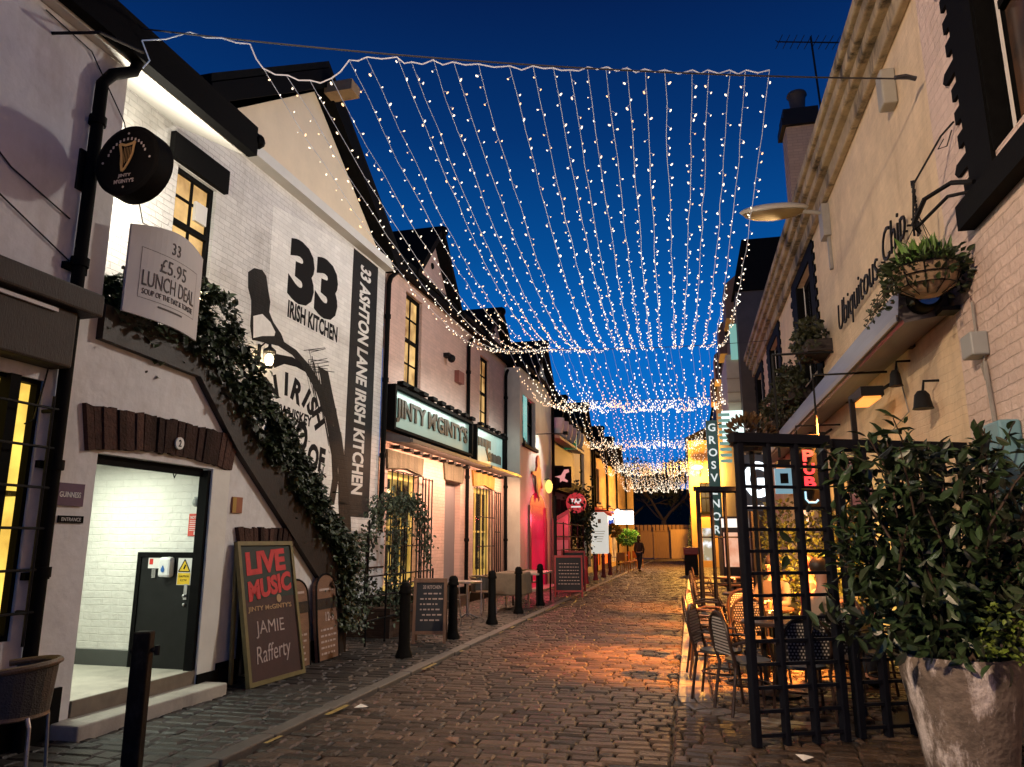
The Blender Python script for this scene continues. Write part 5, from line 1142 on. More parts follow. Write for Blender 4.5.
def chunk(mb, word, u0, u1, v0, v1, lean):
    n_ = len(word)
    mb.text(word, lambda u, d, v: f0(u, d, v + lean * (u - (u0 + u1) / 2)), (u0 + u1) / 2, (v0 + v1) / 2, u1 - u0, v1 - v0, .006, .003, .05)
chunk(m, 'LIVE', .14, .92, 1.28, 1.56, .06); chunk(m, 'MUSIC', .14, 1.0, 1.0, 1.24, .12)
m.build('red_lettering', pm('red_chalk_paint', (.55, .05, .05), .8, .2, 12), s, W=W)
m = MB(); m.text("JINTY McGINTY'S", f0, .54, .86, .86, .075, .002, .003, .02); m.disc(f0, .72, .96, .05, .005, .007, 14); m.build('gold_lettering', pm('gold_chalk', (.42, .27, .14), .8), s, W=W)
m = MB(); m.text('JAMIE', f0, .5, .62, .55, .2, .002, .003, -.005); m.text('Rafferty', f0, .53, .32, .68, .26, .002, .003, -.005, shear=.2, rot=.06)
m.build('chalk_lettering', pm('pale_chalk', (.45, .36, .33), .9, .3, 30), s, W=W)
# barrel head signs
BAR = pm('barrel_staves', (.19, .1, .06), .65, .3, 4, .3, 20, stretch=(1, 1, 5))
def arched(y, lab, top, txt):
    s = thing('barrel_board', lab, 'sign board', tuple(LP(.1, y, .03)), LA)
    W = Matrix.Translation(LP(.2, y, .03)) @ Matrix.Rotation(LA, 4, 'Z') @ Matrix.Rotation(R(-6), 4, 'Y'); f = FL(0)
    n_ = 12; out = [(-.27, 0), (.27, 0), (.29, .5), (.27, top - .2)] + [(.27 * math.cos(R(a)), top - .2 + .2 * math.sin(R(a))) for a in range(15, 180, 15)] + [(-.27, top - .2), (-.29, .5)]
    MB().fprism(f, out, -.06, 0).build('board', BAR, s, W=W)
    m = MB(); m.fbox(f, -.27, .27, .001, .006, .66, .8); m.build('dark_band', WOODD, s, W=W)
    m = MB()
    for i in range(len(out)): 
        a, c = out[i], out[(i + 1) % len(out)]; m.tube([f(a[0], -.0, a[1]), f(c[0], -.0, c[1])], .014, 5)
    m.build('rim', BLACKM, s, W=W)
    m = MB()
    if txt: m.text(txt, f, .05, .56, .22, .12, .002, .003, .02)
    rr = random.Random(int(y * 10))
    for k in range(5):
        x = -.2
        while x < .15: 
            L_ = rr.uniform(.03, .09); m.fbox(f, x, x + L_, .002, .004, .38 - k * .075, .405 - k * .075); x += L_ + .025
    m.fbox(f, -.2, .18, .002, .004, .9, .93)
    m.build('chalk_lettering', pm('pale_chalk', (.45, .36, .33), .9), s, W=W)
arched(8.95, 'arched barrel wood board half hidden behind the live music chalkboard', 1.08, '')
arched(9.72, 'arched barrel wood board chalked with 12-3', 1.12, '12-3')
# wooden A-board chalkboard by the pub
def aboard(loc, rz, w, h, lab, fmat, lines, two=False, hdr=None):
    s = thing('menu_board', lab, 'chalkboard', loc, rz); W0 = MW[s.name]
    for sg in (1, -1):
        W = W0 @ Matrix.Translation((0, sg * -.2, 0)) @ Matrix.Rotation(R(-9 * sg), 4, 'X'); f = FC(0) if sg > 0 else FB(0)
        m = MB()
        for a, b_, c, e in ((-w / 2, -w / 2 + .045, 0, h), (w / 2 - .045, w / 2, 0, h), (-w / 2 + .045, w / 2 - .045, .14, .19), (-w / 2 + .045, w / 2 - .045, h - .06, h)): m.fbox(f, a, b_, -.015, .02, c, e)
        fo = m.build('frame', fmat, s, W=W)
        MB().fbox(f, -w / 2 + .045, w / 2 - .045, -.012, .005, .19, h - .06).build('board', pm('blue_black_chalkboard', (.016, .02, .028), .7, .3, 4), fo, W=W)
        if sg > 0:
            m = MB(); rr = random.Random(int(h * 100 + w * 10))
            if hdr: m.text(hdr, f, .03, h - .13, w * .55, .055, .006, .002, .02)
            for k in range(lines):
                x = -w / 2 + .1 + rr.uniform(0, .06); v = h - .24 - k * (h - .5) / lines
                while x < w / 2 - .12:
                    L_ = rr.uniform(.02, .08); m.fbox(f, x, x + L_, .006, .008, v, v + .022); x += L_ + .022
            m.build('chalk_lettering', pm('pale_chalk', (.45, .36, .33), .9), fo, W=W)
    return s
aboard((-4.02, 11.65, .03), R(15), .52, .98, 'wooden framed chalkboard menu standing between the black bollards', WOODB, 6, hdr='33 KITCHEN')
REDF = pm('red_board_frame', (.33, .03, .03), .5, .2, 6)
aboard((-3.35, 21.6, .03), R(10), .8, 1.15, 'red framed chalkboard on the cobbles by the pink door', REDF, 7)
aboard((-3.55, 23.9, .03), R(10), .75, 1.25, 'second red framed menu board behind the first one', REDF, 3)
# barrier by the pink door
s = thing('iron_barrier', 'black iron barrier rails in front of the pink door', 'barrier', tuple(LP(.7, 22.8, .03)), LA)
FRAME[0] = LEFT
m = MB()
for v in (.5, .95, 1.3, 1.7, 2.1): m.tube([(.75, 22.3, v), (.75, 27.4, v)], .018, 5)
for u in (22.3, 23.6, 25, 26.2, 27.4): m.tube([(.75, u, .03), (.75, u, 2.15)], .022, 5)
m.tube([(.75, 22.3, .03), (.75, 22.3, 2.9)], .05, 6); m.build('rails', BLACKM, s)
s = thing('menu_case', 'dark case with red pointed top beside the pink door', 'menu case', tuple(LP(.3, 27.3, .03)), LA)
m = MB(); m.fprism(FC(27), [(-.3, .1), (.35, .1), (.35, 2.7), (-.3, 2.35)], 0, .1); m.build('case', pm('dark_case', (.1, .06, .05), .5), s)
m = MB(); m.fprism(FC(26.9), [(-.22, 1.75), (.28, 1.75), (.28, 2.5), (-.22, 2.22)], .002, .01); m.build('red_panel', em('red_panel_glow', (.7, .05, .06), .5), s)
m = MB(); m.fbox(FC(26.9), -.22, .28, .002, .01, .4, 1.6); m.build('grey_panel', pm('grey_menu', (.25, .23, .22), .6), s)
FRAME[0] = I4
# trellis screens
TREL = pm('blue_black_lattice_paint', (.004, .005, .01), .6, .2, 8, spec=.15)
def trellis(p0, p1, h, lab, nx, nv, pw=.085, group='lattice screens around the terrace', closed_top=True):
    a = math.atan2(p1[1] - p0[1], p1[0] - p0[0]); Ln = math.hypot(p1[0] - p0[0], p1[1] - p0[1])
    s = thing('lattice_screen', lab, 'screen', (p0[0], p0[1], .02), a, group); W = MW[s.name]
    m = MB()
    for k in range(nx + 1):
        x = Ln * k / nx; q = pw if k in (0, nx) else pw * .72; m.box(x - q / 2, x + q / 2, -q / 2, q / 2, 0, h)
    m.build('upright', TREL, s, W=W) if False else [MB().box(Ln * k / nx - (pw if k in (0, nx) else pw * .72) / 2, Ln * k / nx + (pw if k in (0, nx) else pw * .72) / 2, -.04, .04, 0, h).build('upright', TREL, s, W=W, bevel=.006) for k in range(nx + 1)]
    m = MB()
    for j in range(nv):
        v = .08 + (h - .13) * j / (nv - 1); m.box(-.02, Ln + .02, -.016, .016, v - .013, v + .013)
    m.build('lattice', TREL, s, W=W)
    m = MB(); m.box(-.06, Ln + .06, -.05, .05, h - .035, h + .045); m.build('top_rail', TREL, s, W=W)
trellis((.45, 6.53), (1.16, 6.87), 2.42, 'dark blue lattice screen nearest the cobbles', 3, 14, .055)
trellis((1.3, 7.0), (2.45, 7.5), 2.4, 'dark lattice screen half hidden behind the leafy potted shrub', 5, 14, .06)
trellis((.2, 13.5), (1.1, 13.8), 2.45, 'slim lattice screen farther down the terrace', 4, 4, .06)
# pot
s = thing('plant_pot', 'large weathered stone plant pot with pale stains', 'plant pot', (1.76, 5.9, 0.02)); W = MW[s.name]
m = MB().lathe([(.24, 0), (.265, .05), (.3, .3), (.345, .55), (.375, .7), (.375, .78), (.35, .82), (.32, .815), (.31, .76)], 40); m.build('pot', pm('weathered_stone_pot', (.15, .12, .1), .85, .55, 7, .9, 22, stain=(.6, .55, .54), st=1.0, sscale=6, sedge=.62), s, W=W, smooth=True)
m = MB().lathe([(.3, .74), (.01, .78)], 24); m.build('soil', pm('potting_soil', (.02, .014, .01), .95), s, W=W)
# bistro chair for the terrace
RAT = pm('dark_rattan_tube', (.025, .012, .008), .45, .3, 30, .2, 60)
WEAVE = pm('wicker_weave', (.02, .018, .018), .55, .3, 30)
WEAVL = pm('pale_wicker_dots', (.4, .38, .36), .6, .2, 30)
def make_chair(label, group):
    o = thing('bistro_chair', label, 'chair', (0, 0, 0), 0, group)
    for sx in (-1, 1):
        MB().tube([(sx * .2, -.2, .45), (sx * .22, -.24, 0)], .015, 6).build('leg', RAT, o)
        MB().tube([(sx * .19, .2, .45), (sx * .21, .27, 0)], .015, 6).build('leg', RAT, o)
    arch = [(-.2, .2, .42), (-.21, .25, .6)] + [(.21 * math.cos(R(180 - a)), .27 + .02 * math.sin(R(a)), .7 + .2 * math.sin(R(a))) for a in range(0, 181, 20)] + [(.21, .25, .6), (.2, .2, .42)]
    MB().tube(arch, .016, 6).build('back_frame', RAT, o, smooth=True)
    m = MB(); n = 7; P = []
    for j in range(n + 1):
        v = .52 + .36 * j / n; hw = .195 if v < .7 else .195 * math.sqrt(max(.02, 1 - ((v - .7) / .2) ** 2))
        P.append([(-hw + 2 * hw * i / n, .235 + .045 * (v - .5) / .35 + .012 * 0, v) for i in range(n + 1)])
    for j in range(n):
        for i in range(n): m.add([P[j][i], P[j][i + 1], P[j + 1][i + 1], P[j + 1][i]], [(0, 1, 2, 3)])
    b_ = m.build('backrest', WEAVE, o)
    m = MB()
    for j in range(12):
        for i in range(12):
            v = .53 + .34 * j / 12; hw = .18 if v < .7 else .18 * math.sqrt(max(.02, 1 - ((v - .7) / .2) ** 2)); x = -hw + 2 * hw * (i + .5 * (j % 2)) / 12; y = .235 + .045 * (v - .5) / .35
            m.box(x - .007, x + .007, y - .006, y + .006, v - .007, v + .007)
    m.build('weave_pattern', WEAVL, b_)
    MB().lathe([(.2, .44), (.215, .45), (.21, .47), (.02, .465)], 20).build('seat', WEAVE, o, smooth=True)
    MB().tube([(.2 * math.cos(2 * math.pi * k / 14), .2 * math.sin(2 * math.pi * k / 14), .25) for k in range(14)], .01, 5, closed=True).build('stretcher', RAT, o)
    for sx in (-1, 1): MB().tube([(sx * .2, .24, .62), (sx * .25, .1, .66), (sx * .25, -.1, .65), (sx * .21, -.17, .46)], .013, 6).build('armrest', RAT, o)
    return o
CG = 'bistro chairs on the terrace'
spots = [(.28, 8.35, R(75), 'dark rattan chair turned sideways at the terrace edge, nearest the gutter'), (.2, 9.6, R(95), 'second dark rattan chair at the terrace edge'), (.25, 10.9, R(80), 'third dark rattan chair at the terrace edge'),
         (.95, 7.55, R(185), 'rattan chair with its back just behind the lattice screen'), (1.35, 8.1, R(170), 'wicker chair with pale dotted back beside the shrub'), (1.5, 9.3, R(-80), 'wicker chair facing the gutter beside the building'),
         (1.5, 10.6, R(-95), 'rattan chair of the seated diner in dark clothes'), (.3, 12.3, R(90), 'fourth dark rattan chair along the gutter'), (.35, 13.9, R(85), 'fifth rattan chair along the gutter beyond the slim lattice'), (1.2, 12.0, R(190), 'rattan chair below the glowing G sign'),
         (.3, 15.6, R(90), 'sixth rattan chair along the gutter'), (.3, 17.4, R(80), 'seventh rattan chair along the gutter'), (.35, 19.5, R(95), 'eighth rattan chair along the gutter, farthest away'),
         (.75, 9.35, R(20), 'rattan chair drawn up behind the nearest round table'), (1.9, 8.5, R(-60), 'rattan chair against the building wall by the nearest table'), (.75, 11.4, R(170), 'rattan chair in front of the slim lattice'),
         (1.3, 14.2, R(30), 'rattan chair beside the fourth terrace table'), (.5, 7.75, R(110), 'rattan chair tucked behind the left post of the lattice screen'), (1.4, 16.4, R(200), 'rattan chair near the building beyond the fourth table')]
c0 = make_chair(spots[0][3], CG)
for i, (x, y, rz, lab) in enumerate(spots):
    o = c0 if i == 0 else dup(c0, (x, y, .03), rz, lab)
    place(o, (x, y, .03), rz)
def make_table(label, group):
    o = thing('bistro_table', label, 'table', (0, 0, 0), 0, group)
    MB().lathe([(.33, .7), (.35, .71), (.35, .73), (.34, .74)], 24).build('table_top', pm('dark_table_top', (.04, .022, .015), .3, .2, 8), o, smooth=True)
    MB().tube([(0, 0, .04), (0, 0, .7)], .03, 8).build('pedestal', BLACKM, o)
    MB().lathe([(.22, 0), (.22, .02), (.05, .05)], 18).build('base', BLACKM, o)
    return o
TG = 'round tables on the terrace'
tb = [(.85, 8.6, 'round dark table nearest the lattice screen'), (.9, 10.2, 'round dark table with diners behind the lattice'), (.85, 12.9, 'round dark table near the glowing G sign'), (.85, 15.6, 'round dark table farther down the terrace'), (.85, 18.4, 'round dark table farthest down the terrace')]
t0 = make_table(tb[0][2], TG)
for i, (x, y, lab) in enumerate(tb):
    o = t0 if i == 0 else dup(t0, (x, y, .03), 0, lab)
    place(o, (x, y, .03))
for i, (x, y, lab) in enumerate([(.8, 8.55, 'small lit candle glass on the table nearest the lattice'), (.95, 10.15, 'small lit candle glass on the diners table'), (.85, 12.9, 'small lit candle glass on the table near the G sign'), (.85, 15.6, 'small lit candle glass on the fourth terrace table')]):
    s = thing('candle_glass', lab, 'candle', (x, y, .77), 0, 'candles on the terrace tables'); W = MW[s.name]
    MB().lathe([(.03, 0), (.035, .08), (.033, .08), (.028, .01)], 10).build('glass', pm('candle_glass_mat', (.4, .2, .1), .1), s, W=W)
    MB().ell((0, 0, .07), (.012, .012, .03), 6, 5).build('flame', em('flame_glow', (1, .5, .12), 7, sample=False), s, W=W)
# terrace heaters: the warm light on the terrace
for lab, x, y, pw in (('glowing patio heater lamp under the silver awning', 2.2, 9.6, 190), ('second glowing patio heater farther along the awning', 2.2, 13.5, 240), ('third glowing patio heater at the awning end', 2.2, 18, 190)):
    s = thing('patio_heater', lab, 'heater', (2.3, y, 3.2), 0, 'patio heaters under the awning')
    m = MB(); m.box(2.05, 2.3, y - .35, y + .35, 3.25, 3.36); m.tube([(2.3, y, 3.34), (2.48, y, 3.45)], .02); m.build('housing', BLACKM, s)
    m = MB(); m.box(2.08, 2.27, y - .32, y + .32, 3.22, 3.248); m.build('element', em('orange_element', (1, .3, .05), 1.6), s)
    lamp('heater_light', s, (1.75, y, 3.1), pw * (75 if y < 10 else 28), (1, .3, .045), .12, 'SPOT', rot=aim((-1.6, .75, -3.1)), spot=60, blend=.8)
# planter box hedge lit yellow is in the planting section
# tub chair and table at the front left
def tub_chair(loc, rz, lab, group=None, dark=True):
    o = thing('tub_chair', lab, 'chair', loc, rz, group); W = MW[o.name]
    met = STEEL; wov = pm('brown_woven_plastic', (.12, .075, .04), .5, .3, 40, .4, 60)
    rim = [(.27 * math.cos(R(a)), .27 * math.sin(R(a)) + .0, .74 + .03 * math.sin(R(a))) for a in range(-20, 201, 20)]
    MB().tube(rim, .022, 8).build('rim', wov, o, W=W, smooth=True)
    m = MB(); n_ = 14
    for k in range(n_):
        a0, a1 = R(-10 + 200 * k / n_), R(-10 + 200 * (k + 1) / n_)
        m.add([(.24 * math.cos(a0), .24 * math.sin(a0), .46), (.24 * math.cos(a1), .24 * math.sin(a1), .46), (.265 * math.cos(a1), .265 * math.sin(a1), .74), (.265 * math.cos(a0), .265 * math.sin(a0), .74)], [(0, 1, 2, 3)])
    m.build('backrest', pm('dark_woven_back', (.03, .03, .028), .5, .3, 40, .4, 80), o, W=W)
    MB().lathe([(.23, .43), (.245, .44), (.24, .46), (.01, .455)], 22).build('seat', wov, o, W=W, smooth=True)
    for sx, sy in ((-1, -1), (1, -1), (-1, 1), (1, 1)): MB().tube([(sx * .19, sy * .17, .74 if sy < 0 else .45), (sx * .21, sy * .19, .4), (sx * .23, sy * .21, 0)], .013, 7).build('leg', met, o, W=W)
    return o
def metal_table(loc, lab, group=None, r=.3):
    o = thing('metal_table', lab, 'table', loc, 0, group); W = MW[o.name]
    MB().lathe([(r - .02, .7), (r, .705), (r, .735), (r - .015, .74), (.01, .738)], 30).build('table_top', STEEL, o, W=W, smooth=True)
    MB().tube([(0, 0, .03), (0, 0, .7)], .025, 8).build('pedestal', STEEL, o, W=W)
    for k in range(4):
        a = R(45 + 90 * k); MB().tube([(0, 0, .1), (.25 * math.cos(a), .25 * math.sin(a), .0)], .016, 6).build('foot', STEEL, o, W=W)
    return o
tub_chair((-4.38, 4.32, .04), R(-60), 'woven tub chair with steel legs at the front left corner')
metal_table((-4.75, 3.85, .04), 'round steel cafe table beside the front left tub chair')
LG = 'outdoor seats along the pink pub'
tub_chair(tuple(LP(.35, 14.0, .04)), LA + R(120), 'woven tub chair below the first barred window of the pink pub', LG)
tub_chair(tuple(LP(.3, 16.4, .04)), LA + R(60), 'woven tub chair before the grey door of the pink pub', LG)
tub_chair(tuple(LP(.4, 20.6, .04)), LA + R(100), 'woven tub chair before the second barred window of the pink pub', LG)
metal_table(tuple(LP(.35, 15.2, .04)), 'round steel table between the tub chairs of the pink pub', LG)
metal_table(tuple(LP(.35, 19.6, .04)), 'round steel table below the second barred window', LG, .36)
# covered table
CV = pm('dull_olive_cover', (.16, .13, .09), .8, .25, 6, .4, 15)
s = lthing('covered_table', 'table under a dull olive cover in front of the pink pub', 'table', (.7, 17.4, .03))
FRAME[0] = LEFT
m = MB(); m.prism([(.35, 16.95, .38), (1.05, 16.95, .36), (1.0, 17.0, .86), (.4, 17.0, .88)], (0, 1.1, 0)); m.build('cover', CV, s, bevel=.04)
for x in (.42, .98):
    for y in (17.05, 17.95): MB().tube([(x, y, .03), (x, y, .5)], .02, 6).build('leg', STEEL, s)
s = lthing('pale_table', 'long table with pale top behind the kerb bollards', 'table', (.75, 19.0, .03))
m = MB(); m.box(.4, 1.1, 18.4, 20.2, .76, .8); m.build('table_top', pm('pale_table_top', (.36, .33, .28), .5), s)
for x in (.45, 1.05):
    for y in (18.5, 20.1): MB().tube([(x, y, .03), (x, y, .76)], .022, 6).build('leg', BLACKM, s)
# planters and climbing frame by the mural
s = lthing('railing', 'black iron railing with thin rails below the mural', 'railing', (.2, 11.6, .03))
m = MB()
for v in (.4, .75, 1.05): m.tube([(.15, 10.9, v), (.15, 13.7, v)], .014, 5)
for u in (10.9, 11.6, 12.3, 13.0, 13.7): m.tube([(.15, u, .03), (.15, u, 1.9 if u in (10.9, 12.3, 13.0) else 1.08)], .018, 6)
m.build('rails', BLACKM, s)
s = lthing('planter_box', 'low dark brick planter box under the mural', 'planter', (-.3, 12.3, .03))
m = MB(); m.box(-.75, .1, 11.9, 13.7, .03, .5); m.build('box', brick('dark_planter_brick', (.06, .035, .025), 'y', bump=.7, mortar=.6), s)
s = lthing('blue_white_panel', 'pale blue white panel board at the foot of the mural', 'panel', (-.5, 12.8, .5))
m = MB(); m.box(-.8, -.7, 11.6, 13.35, .5, 1.75); m.build('board', pm('pale_blue_white', (.5, .55, .6), .6, .1, 3), s)
m = MB()
for u in (12.1, 12.6): m.box(-.699, -.69, u, u + .03, .5, 1.75)
m.box(-.699, -.69, 11.6, 13.35, 1.1, 1.13); m.build('battens', BLACKM, s)
FRAME[0] = I4
# cafe seats by the restaurant
OR2 = pm('orange_wood_seat', (.4, .17, .05), .5, .2, 6)
for i, (x, y, lab) in enumerate([(-3.2, 38.0, 'orange wooden cafe chair nearest the orange panels'), (-3.1, 40.2, 'second orange cafe chair before the lit window'), (-3.0, 42.5, 'third orange cafe chair beside the walking person'), (-2.9, 45.0, 'last orange cafe chair under the hanging basket')]):
    if i == 0:
        k0 = thing('cafe_chair', lab, 'chair', (x, y, .03), R(30), 'orange chairs outside the restaurant'); W = MW[k0.name]
        MB().box(-.22, .22, -.22, .22, .42, .46).build('seat', OR2, k0, W=W); MB().box(-.22, .22, .18, .22, .55, .95).build('backrest', OR2, k0, W=W)
        for sx in (-.2, .2):
            for sy in (-.2, .2): MB().tube([(sx, sy, 0), (sx, sy, .43 if sy < 0 else .95)], .02, 5).build('leg', OR2, k0, W=W)
    else: dup(k0, (x, y, .03), R(30 + 40 * i), lab)
for i, (x, y, lab) in enumerate([(-3.6, 39.1, 'small orange cafe table by the orange panels'), (-3.5, 43.7, 'small orange cafe table under the lightbox')]):
    o = metal_table((x, y, .03), lab, 'small tables outside the restaurant')
s = thing('litter_bin', 'red topped bin at the end of the terrace', 'bin', (.1, 36.0, .03)); W = MW[s.name]
MB().box(-.3, .3, -.3, .3, 0, .9).build('body', BLACKM, s, W=W, bevel=.03); MB().box(-.33, .33, -.33, .33, .9, 1.25).build('lid', REDB, s, W=W, bevel=.05)

for i, (x, y, lab) in enumerate([(-3.1, 7.05, 'scrap of pale paper litter on the cobbles below the kerb'), (.75, 6.2, 'pale crumpled wrapper on the ground by the lattice foot'), (-1.9, 6.1, 'small brown leaf scrap lying on the cobbles')]):
    s = thing('litter_scrap', lab, 'litter', (x, y, .04), i * .8, 'litter on the ground'); W = MW[s.name]
    MB().add([(-.06, -.04, .004), (.05, -.05, .016), (.06, .03, .006), (-.03, .05, .024), (0, 0, .03)], [(0, 1, 4), (1, 2, 4), (2, 3, 4), (3, 0, 4)]).build('scrap', [PAPER, PAPER, WOODB][i], s, W=W)
# ================================================================ planting
LEAF = pm('laurel_leaf', (.022, .042, .016), .36, .25, 12, island=.9, spec=.5)
LEAFY = pm('young_green_leaf', (.10, .15, .02), .45, .2, 12, island=.4)
IVY = pm('ivy_leaf', (.02, .034, .01), .5, .25, 12, island=.6)
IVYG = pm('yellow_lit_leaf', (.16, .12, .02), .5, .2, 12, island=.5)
FERN = pm('fern_leaf', (.1, .2, .04), .5, .2, 12, island=.5)
TWIG = pm('brown_twig', (.05, .03, .018), .8, .3, 12)
def rdir(r): 
    z = r.uniform(-1, 1); a = r.uniform(0, 2 * math.pi); q = math.sqrt(1 - z * z); return Vector((q * math.cos(a), q * math.sin(a), z))
# potted laurel shrub
s = thing('leafy_shrub', 'large dark leafy shrub filling the right side above the stone pot', 'shrub', (1.76, 5.95, .78))
rr = random.Random(21); tw = MB(); lf = MB(); ly = MB()
tips = []
for k in range(46):
    a = rr.uniform(0, 2 * math.pi); base = Vector((1.76 + .18 * math.cos(a), 5.95 + .18 * math.sin(a), .76))
    top = Vector((1.76 + rr.uniform(-.72, .85), 6.0 + rr.uniform(-.55, .5), rr.uniform(1.25, 2.42)))
    if rr.random() < .3: top.z = rr.uniform(2.1, 2.46)
    mid = base.lerp(top, .5) + Vector((rr.uniform(-.12, .12), rr.uniform(-.12, .12), .08))
    pts = [base, base.lerp(mid, .5) + Vector((0, 0, .04)), mid, mid.lerp(top, .5) + Vector((0, 0, .05)), top]
    tw.tube(pts, [.016, .013, .01, .008, .004], 5); tips.append(pts)
for pts in tips:
    for q in range(52):
        u = rr.uniform(.22, 1.0); i = min(3, int(u * 4)); p = pts[i].lerp(pts[i + 1], u * 4 - i) + rdir(rr) * rr.uniform(.0, .1)
        d = rdir(rr); d.z = d.z * .6 + rr.uniform(-.1, .5); L_ = rr.choice((rr.uniform(.05, .1), rr.uniform(.09, .2), rr.uniform(.09, .16)))
        lf.leaf(p, d, Vector((rr.uniform(-.4, .4), rr.uniform(-.4, .4), 1)), L_, L_ * rr.uniform(.36, .5))
for q in range(900):
    p = Vector((1.76 + rr.gauss(0, .36), 5.9 + rr.gauss(0, .26), rr.uniform(.88, 2.25)))
    d = rdir(rr); L_ = rr.uniform(.08, .16); lf.leaf(p, d, rdir(rr), L_, L_ * .42)
for q in range(800):
    p = Vector((1.76 + rr.gauss(0, .3), 5.9 + rr.gauss(0, .25), rr.uniform(.84, 1.35))); d = rdir(rr); L_ = rr.uniform(.08, .17); lf.leaf(p, d, rdir(rr), L_, L_ * .42)
for q in range(260):
    p = Vector((rr.uniform(1.75, 2.2), 5.5 + rr.gauss(0, .08), rr.uniform(.86, 1.1) + (.1 if rr.random() < .4 else 0))); d = rdir(rr); d.y -= .5; d.z += .2
    L_ = rr.uniform(.03, .06); ly.leaf(p, d, Vector((0, -.5, 1)), L_, L_ * .7)
tw.build('branches', TWIG, s); lf.build('foliage', LEAF, s); ly.build('young_leaves', LEAFY, s)
# ivy along the stair railing
s = lthing('ivy', 'dense dark ivy climbing the stair railing of the white pub', 'ivy', (.05, 8.5, 2))
FRAME[0] = LEFT
lf = MB(); rr = random.Random(5)
IT = [(5.4, .3), (6.12, .42), (6.55, .6), (6.96, .86), (7.46, .86), (7.89, .66), (8.67, .64), (9.52, .5), (10.17, .3), (10.5, .2)]
def ivyh(y):
    for (a, b_), (c, e) in zip(IT[:-1], IT[1:]):
        if a <= y <= c: return b_ + (e - b_) * (y - a) / (c - a)
    return .2
for q in range(15000):
    y = rr.uniform(5.5, 10.45); zb = 3.62 if y < 6.72 else 3.62 - (y - 6.72) * .655
    hh = ivyh(y) * (1 + .1 * math.sin(y * 9)) + rr.uniform(-.05, .07)
    t = rr.random(); z = zb - .12 + (hh + .12) * t ** .8; x = (.04 if y > 6.6 else -.05) + rr.gauss(0, .065) * (1.3 - .5 * t)
    if rr.random() < .04: z -= rr.uniform(0, .4)
    if math.sin(y * 6.1 + z * 5.3) + math.sin(y * 2.7 - z * 8.9) > 1.15 and rr.random() < .85: continue
    d = rdir(rr); d.x = abs(d.x) + .2; d.z -= .3; L_ = rr.choice((rr.uniform(.03, .06), rr.uniform(.05, .12)))
    lf.leaf((x, y, z), d, Vector((.6, 0, .8)), L_, L_ * .85)
for q in range(2200):                 # a tail of ivy hanging down at the foot of the stair
    y = 10.3 + rr.gauss(0, .2); z = rr.uniform(.35, 1.7); d = rdir(rr); d.x = abs(d.x); d.z -= .4; L_ = rr.uniform(.04, .1); lf.leaf((.06 + rr.gauss(0, .1), y, z), d, Vector((.6, 0, .8)), L_, L_ * .85)
lf.build('foliage', IVY, s)
tw = MB(); 
for k in range(12):
    y = 10.4 - k * .05; tw.tube([(.08, 10.4, .03), (.08, y, .5 + k * .08), (.06, y - .8, 1.5 + k * .1)], .012, 4)
tw.build('stems', TWIG, s)
# climbing plant on wire arch by the mural
s = lthing('climbing_plant', 'straggly climbing plant on a wire arch by the barred window', 'plant', (.1, 11.6, .03))
m = MB(); A1 = [(.12, y_ - 1.15, z_) for y_, z_ in ((12.0, .3), (12.05, 1.6), (12.35, 2.15), (12.9, 2.3), (13.4, 2.25), (13.9, 2.35), (14.4, 2.0), (14.6, 1.2))]
m.tube(A1, .012, 5); A2 = [(.1, 12.15, .4), (.1, 12.0, 1.2), (.1, 12.05, 2.2)]; m.tube(A2, .012, 5); m.build('arch', BLACKM, s)
lf = MB(); st_ = MB()
for q in range(1500):
    A = A1 if rr.random() < .78 else A2; i = rr.randrange(len(A) - 1); p = Vector(A[i]).lerp(Vector(A[i + 1]), rr.random()) + Vector((rr.gauss(0, .07), rr.gauss(0, .1), rr.gauss(-.06, .1)))
    d = rdir(rr); d.z -= .5; L_ = rr.uniform(.05, .1); lf.leaf(p, d, rdir(rr), L_, L_ * .6)
for k in range(14):
    u = 11.05 + k * .17; z = 2.25; y = u; pts = [(.12, y, z)]
    for j in range(5): z -= rr.uniform(.08, .18); y += rr.uniform(-.05, .05); pts.append((.14, y, z))
    st_.tube(pts, .005, 4)
    for q in range(30): p = Vector(rr.choice(pts)) + rdir(rr) * .06; L_ = rr.uniform(.04, .08); lf.leaf(p, rdir(rr), rdir(rr), L_, L_ * .6)
lf.build('foliage', pm('grey_green_leaf', (.07, .1, .06), .6, .2, 12, island=.5), s); st_.build('stems', TWIG, s)
s = lthing('planter_plant', 'low leafy plants in the brick planter under the mural', 'plant', (-.3, 12.8, .5))
lf = MB()
for q in range(700): p = Vector((rr.uniform(-.7, .15), rr.uniform(11.9, 13.9), .5 + abs(rr.gauss(0, .15)))); L_ = rr.uniform(.06, .12); lf.leaf(p, rdir(rr) + Vector((.3, 0, .5)), rdir(rr), L_, L_ * .5)
lf.build('foliage', IVY, s)
s = lthing('wall_creeper', 'dark creeper growing over the front of the dark bar', 'creeper', (.1, 31.5, 1))
lf = MB()
for q in range(1500): p = Vector((rr.uniform(-.6, .35), 31.8 + rr.gauss(0, .6), 2.5 + rr.gauss(0, .6))); L_ = rr.uniform(.1, .2); lf.leaf(p, rdir(rr), rdir(rr), L_, L_ * .7)
lf.build('foliage', IVY, s)
FRAME[0] = I4
